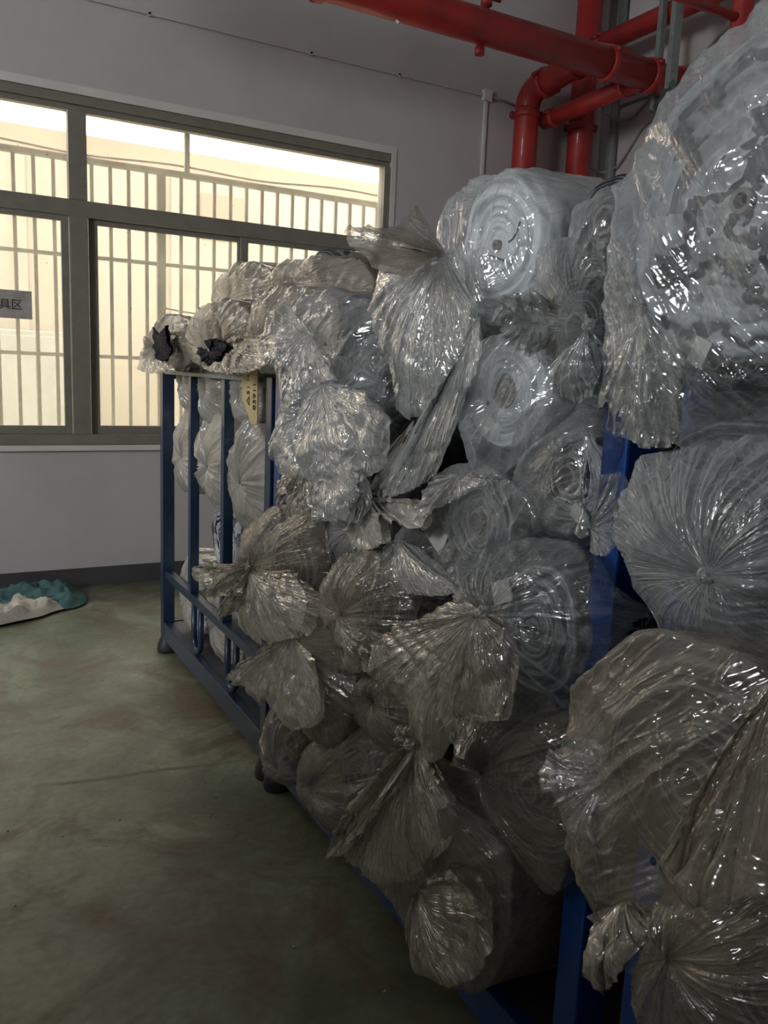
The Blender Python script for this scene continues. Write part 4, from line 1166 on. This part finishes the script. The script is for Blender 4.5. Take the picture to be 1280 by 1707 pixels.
    {'name': 'bagged_fabric_roll', 'label': 'clear bag gathered into a star of creases, middle of the nearest rack', 'film': 'cool', 'roll': 'dark', 'x': 0.84, 'outline': [(0.832, 1.325), (0.809, 1.391), (0.75, 1.419), (0.635, 1.435), (0.562, 1.429), (0.513, 1.346), (0.535, 1.233), (0.577, 1.184), (0.642, 1.167), (0.728, 1.171), (0.754, 1.182), (0.811, 1.243), (0.838, 1.281)], 'knot': (0.76, 0.611, 1.291), 'cen': (0.688, 1.324), 'R': 0.142, 'L': 1.5, 'kn': 0.01, 'rx': 0.89, 'group': 'bagged rolls of fabric on the racks', 'tails': [], 'opts': {'cols': 460, 'rows': (80, 16, 30), 'fold': 1.5}},
    {'name': 'bagged_fabric_roll', 'label': 'tall loosely draped bag low on the nearest rack, dark rings showing through', 'film': 'warm', 'roll': 'dark', 'x': 0.72, 'outline': [(0.722, 1.157), (0.668, 1.202), (0.599, 1.223), (0.515, 1.228), (0.444, 1.192), (0.406, 1.089), (0.418, 0.956), (0.503, 0.859), (0.601, 0.822), (0.67, 0.831), (0.729, 0.866), (0.765, 0.951), (0.767, 1.061)], 'knot': (0.66, 0.561, 0.991), 'cen': (0.604, 1.039), 'R': 0.151, 'L': 1.5, 'kn': 0, 'rx': 0.77, 'group': 'bagged rolls of fabric on the racks', 'tails': [{'G': (0.646, 1.042), 'x0': 0.68, 'arc': [(0.69, 1.076), (0.713, 1.05), (0.715, 1.017), (0.692, 0.993), (0.675, 0.955), (0.648, 0.947), (0.634, 0.978), (0.642, 1.019)], 'x1': 0.66, 'kw': {'thick': 0.03, 'crum': 1.8, 'film': 'clear'}}, {'G': (0.584, 0.933), 'x0': 0.66, 'arc': [(0.598, 0.911), (0.609, 0.885), (0.6, 0.853), (0.571, 0.846), (0.548, 0.876), (0.534, 0.929), (0.545, 0.95)], 'x1': 0.64, 'kw': {'thick': 0.035, 'crum': 1.6, 'film': 'thick'}}, {'G': (0.427, 1.252), 'x0': 0.64, 'arc': [(0.394, 1.077), (0.444, 1.033), (0.497, 1.006), (0.479, 1.087), (0.46, 1.151), (0.442, 1.211)], 'x1': 0.62, 'kw': {'thick': 0.02, 'film': 'warm', 'cols': 140, 'rows': 80}}], 'opts': {'cols': 520, 'rows': (90, 16, 30), 'fold': 1.0, 'streak': -0.7}},
    {'name': 'bagged_fabric_roll', 'label': 'lowest bag of the nearest rack, at the bottom edge of the heap', 'film': 'warm', 'roll': 'dark', 'x': 0.7, 'outline': [(0.596, 0.804), (0.584, 0.875), (0.562, 0.942), (0.535, 0.988), (0.455, 1.048), (0.382, 1.049), (0.346, 0.955), (0.369, 0.874), (0.487, 0.748), (0.555, 0.757)], 'knot': (0.64, 0.512, 0.916), 'cen': (0.457, 0.878), 'R': 0.063, 'L': 1.5, 'kn': 0, 'rx': 0.75, 'group': 'bagged rolls of fabric on the racks', 'tails': [], 'opts': {'cols': 400, 'rows': (70, 16, 30)}},
    {'name': 'bagged_fabric_roll', 'label': 'silver wrapped roll low in the barred rack by its far post', 'film': 'silver', 'roll': 'beige', 'x': 1.13, 'outline': [(4.142, 0.375), (4.114, 0.481), (4.036, 0.559), (3.93, 0.587), (3.824, 0.559), (3.746, 0.481), (3.718, 0.375), (3.746, 0.269), (3.824, 0.191), (3.93, 0.163), (4.036, 0.191), (4.114, 0.269)], 'knot': (1.0899999999999999, 3.95, 0.345), 'cen': (3.93, 0.375), 'R': 0.2, 'L': 1.15, 'kn': 0, 'rx': 1.16, 'group': 'bagged rolls in the barred rack', 'tails': [], 'opts': {'fold': 1.9}},
    {'name': 'bagged_fabric_roll', 'label': 'silver wrapped roll low in the barred rack behind the middle bars', 'film': 'silver', 'roll': 'beige', 'x': 1.13, 'outline': [(3.682, 0.375), (3.654, 0.481), (3.576, 0.559), (3.47, 0.587), (3.364, 0.559), (3.286, 0.481), (3.258, 0.375), (3.286, 0.269), (3.364, 0.191), (3.47, 0.163), (3.576, 0.191), (3.654, 0.269)], 'knot': (1.0899999999999999, 3.49, 0.345), 'cen': (3.469, 0.373), 'R': 0.199, 'L': 1.15, 'kn': 0, 'rx': 1.16, 'group': 'bagged rolls in the barred rack', 'tails': [], 'opts': {'fold': 1.9}},
    {'name': 'bagged_fabric_roll', 'label': 'silver wrapped roll low in the barred rack beside the tan bag', 'film': 'silver', 'roll': 'beige', 'x': 1.13, 'outline': [(3.232, 0.375), (3.204, 0.481), (3.126, 0.559), (3.02, 0.587), (2.914, 0.559), (2.836, 0.481), (2.808, 0.375), (2.836, 0.269), (2.914, 0.191), (3.02, 0.163), (3.126, 0.191), (3.204, 0.269)], 'knot': (1.0899999999999999, 3.04, 0.345), 'cen': (3.02, 0.375), 'R': 0.2, 'L': 1.15, 'kn': 0, 'rx': 1.16, 'group': 'bagged rolls in the barred rack', 'tails': [], 'opts': {'fold': 1.9}},
    {'name': 'bagged_fabric_roll', 'label': 'striped black and white roll end bulging in the barred rack', 'film': None, 'roll': 'stripe', 'x': 1.13, 'outline': [(3.782, 0.72), (3.758, 0.811), (3.691, 0.878), (3.6, 0.902), (3.509, 0.878), (3.442, 0.811), (3.418, 0.72), (3.442, 0.629), (3.509, 0.562), (3.6, 0.538), (3.691, 0.562), (3.758, 0.629)], 'knot': (1.0899999999999999, 3.62, 0.69), 'cen': (3.601, 0.722), 'R': 0.169, 'L': 1.15, 'kn': 0, 'rx': 1.16, 'group': 'bagged rolls in the barred rack', 'tails': [], 'opts': {}},
    {'name': 'bagged_fabric_roll', 'label': 'dark roll end in shadow behind the bar nearest the tan bag', 'film': None, 'roll': 'dark', 'x': 1.13, 'outline': [(3.382, 0.72), (3.358, 0.811), (3.291, 0.878), (3.2, 0.902), (3.109, 0.878), (3.042, 0.811), (3.018, 0.72), (3.042, 0.629), (3.109, 0.562), (3.2, 0.538), (3.291, 0.562), (3.358, 0.629)], 'knot': (1.0899999999999999, 3.22, 0.69), 'cen': (3.2, 0.72), 'R': 0.17, 'L': 1.15, 'kn': 0, 'rx': 1.16, 'group': 'bagged rolls in the barred rack', 'tails': [], 'opts': {}},
    {'name': 'bagged_fabric_roll', 'label': 'shiny wrapped roll at half height by the far post of the barred rack', 'film': 'silver', 'roll': 'beige', 'x': 1.09, 'outline': [(4.107, 1.09), (4.079, 1.194), (4.003, 1.269), (3.9, 1.297), (3.796, 1.269), (3.721, 1.194), (3.693, 1.09), (3.721, 0.987), (3.796, 0.911), (3.9, 0.883), (4.003, 0.911), (4.079, 0.986)], 'knot': (1.05, 3.92, 1.06), 'cen': (3.9, 1.09), 'R': 0.195, 'L': 1.15, 'kn': 0, 'rx': 1.12, 'group': 'bagged rolls in the barred rack', 'tails': [], 'opts': {'fold': 1.9}},
    {'name': 'bagged_fabric_roll', 'label': 'shiny wrapped roll at half height between the bars of the rack', 'film': 'silver', 'roll': 'beige', 'x': 1.09, 'outline': [(3.692, 1.09), (3.664, 1.196), (3.586, 1.274), (3.48, 1.302), (3.374, 1.274), (3.296, 1.196), (3.268, 1.09), (3.296, 0.984), (3.374, 0.906), (3.48, 0.878), (3.586, 0.906), (3.664, 0.984)], 'knot': (1.05, 3.5, 1.06), 'cen': (3.48, 1.089), 'R': 0.2, 'L': 1.15, 'kn': 0, 'rx': 1.12, 'group': 'bagged rolls in the barred rack', 'tails': [], 'opts': {'fold': 1.9}},
    {'name': 'bagged_fabric_roll', 'label': 'shiny wrapped roll at half height beside the blue corner post', 'film': 'silver', 'roll': 'beige', 'x': 1.09, 'outline': [(3.267, 1.08), (3.238, 1.189), (3.158, 1.268), (3.05, 1.297), (2.942, 1.268), (2.862, 1.189), (2.833, 1.08), (2.862, 0.972), (2.941, 0.892), (3.05, 0.863), (3.158, 0.892), (3.238, 0.972)], 'knot': (1.05, 3.07, 1.05), 'cen': (3.049, 1.074), 'R': 0.205, 'L': 1.15, 'kn': 0, 'rx': 1.12, 'group': 'bagged rolls in the barred rack', 'tails': [], 'opts': {'fold': 1.9}},
    {'name': 'bagged_fabric_roll', 'label': 'slim wrapped roll just under the top rail by the far post', 'film': 'silver', 'roll': 'grey', 'x': 1.1, 'outline': [(4.077, 1.44), (4.057, 1.513), (4.003, 1.567), (3.93, 1.587), (3.857, 1.567), (3.803, 1.513), (3.783, 1.44), (3.803, 1.367), (3.857, 1.313), (3.93, 1.293), (4.003, 1.313), (4.057, 1.366)], 'knot': (1.06, 3.95, 1.41), 'cen': (3.939, 1.426), 'R': 0.135, 'L': 1.15, 'kn': 0, 'rx': 1.1300000000000001, 'group': 'bagged rolls in the barred rack', 'tails': [], 'opts': {'fold': 1.9}},
    {'name': 'bagged_fabric_roll', 'label': 'slim wrapped roll just under the top rail behind the bars', 'film': 'silver', 'roll': 'grey', 'x': 1.1, 'outline': [(3.707, 1.43), (3.686, 1.508), (3.628, 1.566), (3.55, 1.587), (3.471, 1.566), (3.414, 1.508), (3.393, 1.43), (3.414, 1.351), (3.471, 1.294), (3.55, 1.273), (3.628, 1.294), (3.686, 1.351)], 'knot': (1.06, 3.57, 1.4), 'cen': (3.55, 1.431), 'R': 0.144, 'L': 1.15, 'kn': 0, 'rx': 1.1300000000000001, 'group': 'bagged rolls in the barred rack', 'tails': [], 'opts': {'fold': 1.9}},
    {'name': 'bagged_fabric_roll', 'label': 'slim wrapped roll just under the top rail behind the card tag', 'film': 'silver', 'roll': 'grey', 'x': 1.1, 'outline': [(3.262, 1.42), (3.24, 1.501), (3.181, 1.56), (3.1, 1.582), (3.019, 1.56), (2.96, 1.501), (2.938, 1.42), (2.96, 1.339), (3.019, 1.28), (3.1, 1.258), (3.181, 1.28), (3.24, 1.339)], 'knot': (1.06, 3.12, 1.39), 'cen': (3.109, 1.405), 'R': 0.128, 'L': 1.15, 'kn': 0, 'rx': 1.1300000000000001, 'group': 'bagged rolls in the barred rack', 'tails': [], 'opts': {'fold': 1.9}},
    {'name': 'bagged_fabric_roll', 'label': 'bag over the rail at the far post with a dark hole in its end', 'film': 'thick', 'roll': 'black', 'x': 0.94, 'outline': [(4.157, 1.513), (4.091, 1.613), (3.923, 1.679), (3.622, 1.703), (3.387, 1.639), (3.324, 1.543), (3.477, 1.488), (3.835, 1.478)], 'knot': (0.93, 3.883, 1.569), 'cen': (3.821, 1.607), 'R': 0.078, 'L': 1.3, 'kn': 0, 'rx': 0.99, 'group': 'bagged rolls of fabric on the racks', 'tails': [{'G': (3.59, 1.614), 'x0': 0.86, 'arc': [(3.632, 1.652), (3.655, 1.589), (3.591, 1.533), (3.488, 1.507), (3.379, 1.539), (3.427, 1.611), (3.466, 1.655)], 'x1': 0.855, 'kw': {'film': 'black', 'thick': 0.012, 'crum': 1.5}}, {'G': (3.841, 1.555), 'x0': 0.92, 'arc': [(3.836, 1.618), (3.936, 1.511), (3.889, 1.463), (3.592, 1.458), (3.314, 1.487)], 'x1': 0.86, 'kw': {'thick': 0.02}}], 'opts': {}},
    {'name': 'bagged_fabric_roll', 'label': 'bag draped over the top rail with a dark torn hole and pointed wisp', 'film': 'thick', 'roll': 'black', 'x': 0.93, 'outline': [(3.413, 1.615), (3.224, 1.703), (2.923, 1.732), (2.666, 1.689), (2.537, 1.599), (2.544, 1.524), (2.718, 1.486), (3.062, 1.485), (3.323, 1.518)], 'knot': (0.92, 2.993, 1.542), 'cen': (3.023, 1.631), 'R': 0.111, 'L': 1.3, 'kn': 0, 'rx': 0.9800000000000001, 'group': 'bagged rolls of fabric on the racks', 'tails': [{'G': (2.622, 1.54), 'x0': 0.8, 'arc': [(2.726, 1.556), (2.712, 1.517), (2.618, 1.504), (2.518, 1.533), (2.437, 1.559), (2.556, 1.581), (2.652, 1.578)], 'x1': 0.795, 'kw': {'film': 'black', 'thick': 0.015, 'crum': 1.8}}, {'G': (2.811, 1.578), 'x0': 0.9, 'arc': [(2.734, 1.658), (2.713, 1.598), (2.868, 1.518), (2.903, 1.487), (2.514, 1.48), (2.301, 1.502), (2.256, 1.565), (2.356, 1.592), (2.518, 1.586)], 'x1': 0.86, 'kw': {'thick': 0.02, 'crum': 1.6}}], 'opts': {}},
    {'name': 'bagged_fabric_roll', 'label': 'dusty wrapped roll lying over the barred rack where it meets the heap', 'film': 'thick', 'roll': 'grey', 'x': 0.95, 'outline': [(2.72, 1.604), (2.636, 1.718), (2.425, 1.742), (2.174, 1.722), (2.015, 1.684), (2.007, 1.575), (2.159, 1.502), (2.435, 1.485), (2.656, 1.514)], 'knot': (0.92, 2.465, 1.561), 'cen': (2.426, 1.602), 'R': 0.115, 'L': 1.3, 'kn': 0, 'rx': 1.0, 'group': 'bagged rolls of fabric on the racks', 'tails': [], 'opts': {}},
    {'name': 'bagged_fabric_roll', 'label': 'wrinkled roll on top of the barred rack, furthest back against the window', 'film': 'thick', 'roll': 'grey', 'x': 1.25, 'outline': [(4.073, 1.805), (4.007, 1.901), (3.799, 1.945), (3.476, 1.937), (3.26, 1.882), (3.207, 1.772), (3.355, 1.707), (3.747, 1.715)], 'knot': (1.22, 3.79, 1.802), 'cen': (3.701, 1.834), 'R': 0.13, 'L': 1.25, 'kn': 0, 'rx': 1.3, 'group': 'bagged rolls of fabric on the racks', 'tails': [], 'opts': {}},
    {'name': 'bagged_fabric_roll', 'label': 'wrinkled roll on top of the barred rack under the tattered point of film', 'film': 'thick', 'roll': 'dark', 'x': 1.12, 'outline': [(2.95, 1.813), (2.863, 1.869), (2.671, 1.871), (2.385, 1.847), (2.2, 1.809), (2.12, 1.736), (2.207, 1.656), (2.459, 1.637), (2.767, 1.676)], 'knot': (1.1, 2.723, 1.774), 'cen': (2.597, 1.777), 'R': 0.125, 'L': 1.25, 'kn': 0, 'rx': 1.1700000000000002, 'group': 'bagged rolls of fabric on the racks', 'tails': [], 'opts': {}},
    {'name': 'bagged_fabric_roll', 'label': 'dark wound roll at the bottom of the nearest rack by its far post', 'film': None, 'roll': 'dark', 'x': 1.05, 'outline': [(0.912, 0.37), (0.884, 0.476), (0.806, 0.554), (0.7, 0.582), (0.594, 0.554), (0.516, 0.476), (0.488, 0.37), (0.516, 0.264), (0.594, 0.186), (0.7, 0.158), (0.806, 0.186), (0.884, 0.264)], 'knot': (1.01, 0.72, 0.33999999999999997), 'cen': (0.7, 0.37), 'R': 0.2, 'L': 1.15, 'kn': 0, 'rx': 1.08, 'group': 'bagged rolls in the barred rack', 'tails': [], 'opts': {}},
    {'name': 'bagged_fabric_roll', 'label': 'dark wound roll at the bottom of the nearest rack, second from its far post', 'film': None, 'roll': 'dark', 'x': 1.05, 'outline': [(0.482, 0.37), (0.454, 0.476), (0.376, 0.554), (0.27, 0.582), (0.164, 0.554), (0.086, 0.476), (0.058, 0.37), (0.086, 0.264), (0.164, 0.186), (0.27, 0.158), (0.376, 0.186), (0.454, 0.264)], 'knot': (1.01, 0.29000000000000004, 0.33999999999999997), 'cen': (0.27, 0.37), 'R': 0.2, 'L': 1.15, 'kn': 0, 'rx': 1.08, 'group': 'bagged rolls in the barred rack', 'tails': [], 'opts': {}},
    {'name': 'bagged_fabric_roll', 'label': 'dark wound roll low in the nearest rack in the second layer', 'film': None, 'roll': 'dark', 'x': 1.05, 'outline': [(0.637, 0.7), (0.613, 0.788), (0.548, 0.853), (0.46, 0.877), (0.372, 0.853), (0.307, 0.788), (0.283, 0.7), (0.307, 0.612), (0.371, 0.547), (0.46, 0.523), (0.548, 0.547), (0.613, 0.611)], 'knot': (1.01, 0.48000000000000004, 0.6699999999999999), 'cen': (0.458, 0.665), 'R': 0.146, 'L': 1.15, 'kn': 0, 'rx': 1.08, 'group': 'bagged rolls in the barred rack', 'tails': [], 'opts': {}},
]

for i, d in enumerate(BAGS):
    cy, cz = d['cen']
    root = empty(d['name'], (d['x'], cy, cz - d['R']), d['label'], 'fabric roll', d['group'])
    if d['roll']:
        make_roll(root, d['cen'], d['rx'], d['R'], d['L'], ROLLM[d['roll']], M_CORE, i * 1.37 + 0.5, d['opts'].get('rc', 0.026))
    op = {k: v for k, v in d['opts'].items() if k in ('fold', 'crum', 'cols', 'rows', 'dome', 'streak')}
    if d['film']:
        make_bag(root, d['outline'], d['x'], d['knot'], d['cen'], d['R'], d['L'], FILMM[d['film']], i * 0.731 + 0.21, **op)
    for k, t in enumerate(d['tails']):
        kw = dict(t['kw'])
        fm = FILMM[kw.pop('film', d['film'] or 'clear')]
        make_tail(root, t['G'], t['arc'], t['x0'], t['x1'], fm, i * 0.9 + k * 2.3 + 0.4, **kw)
    if d['kn']:
        make_knot(root, d['knot'], d['kn'], FILMM['thick' if d['film'] == 'warm' else d['film']], i * 1.1)
    for pts in d['opts'].get('marks', []):
        MB().tube([(d['rx'] - .026, y, z) for y, z in pts], 0.0022, 6).build('pen_mark', M_INK, root, True)
    for k, lb in enumerate(d['opts'].get('labels', [])):
        (y, z), w_, h_, rot = lb
        c_, s__ = math.cos(rot), math.sin(rot)
        P = np.array([(d['rx'] - .022, y + u * c_ - v * s__, z + u * s__ + v * c_) for u, v in ((-w_, -h_), (w_, -h_), (w_, h_), (-w_, h_))] +
                     [(d['rx'] - .018, y + u * c_ - v * s__, z + u * s__ + v * c_) for u, v in ((-w_, -h_), (w_, -h_), (w_, h_), (-w_, h_))])
        mesh_obj('paper_label', P, [(3, 2, 1, 0), (4, 5, 6, 7), (0, 1, 5, 4), (1, 2, 6, 5), (2, 3, 7, 6), (3, 0, 4, 7)], M_PAPER, root)
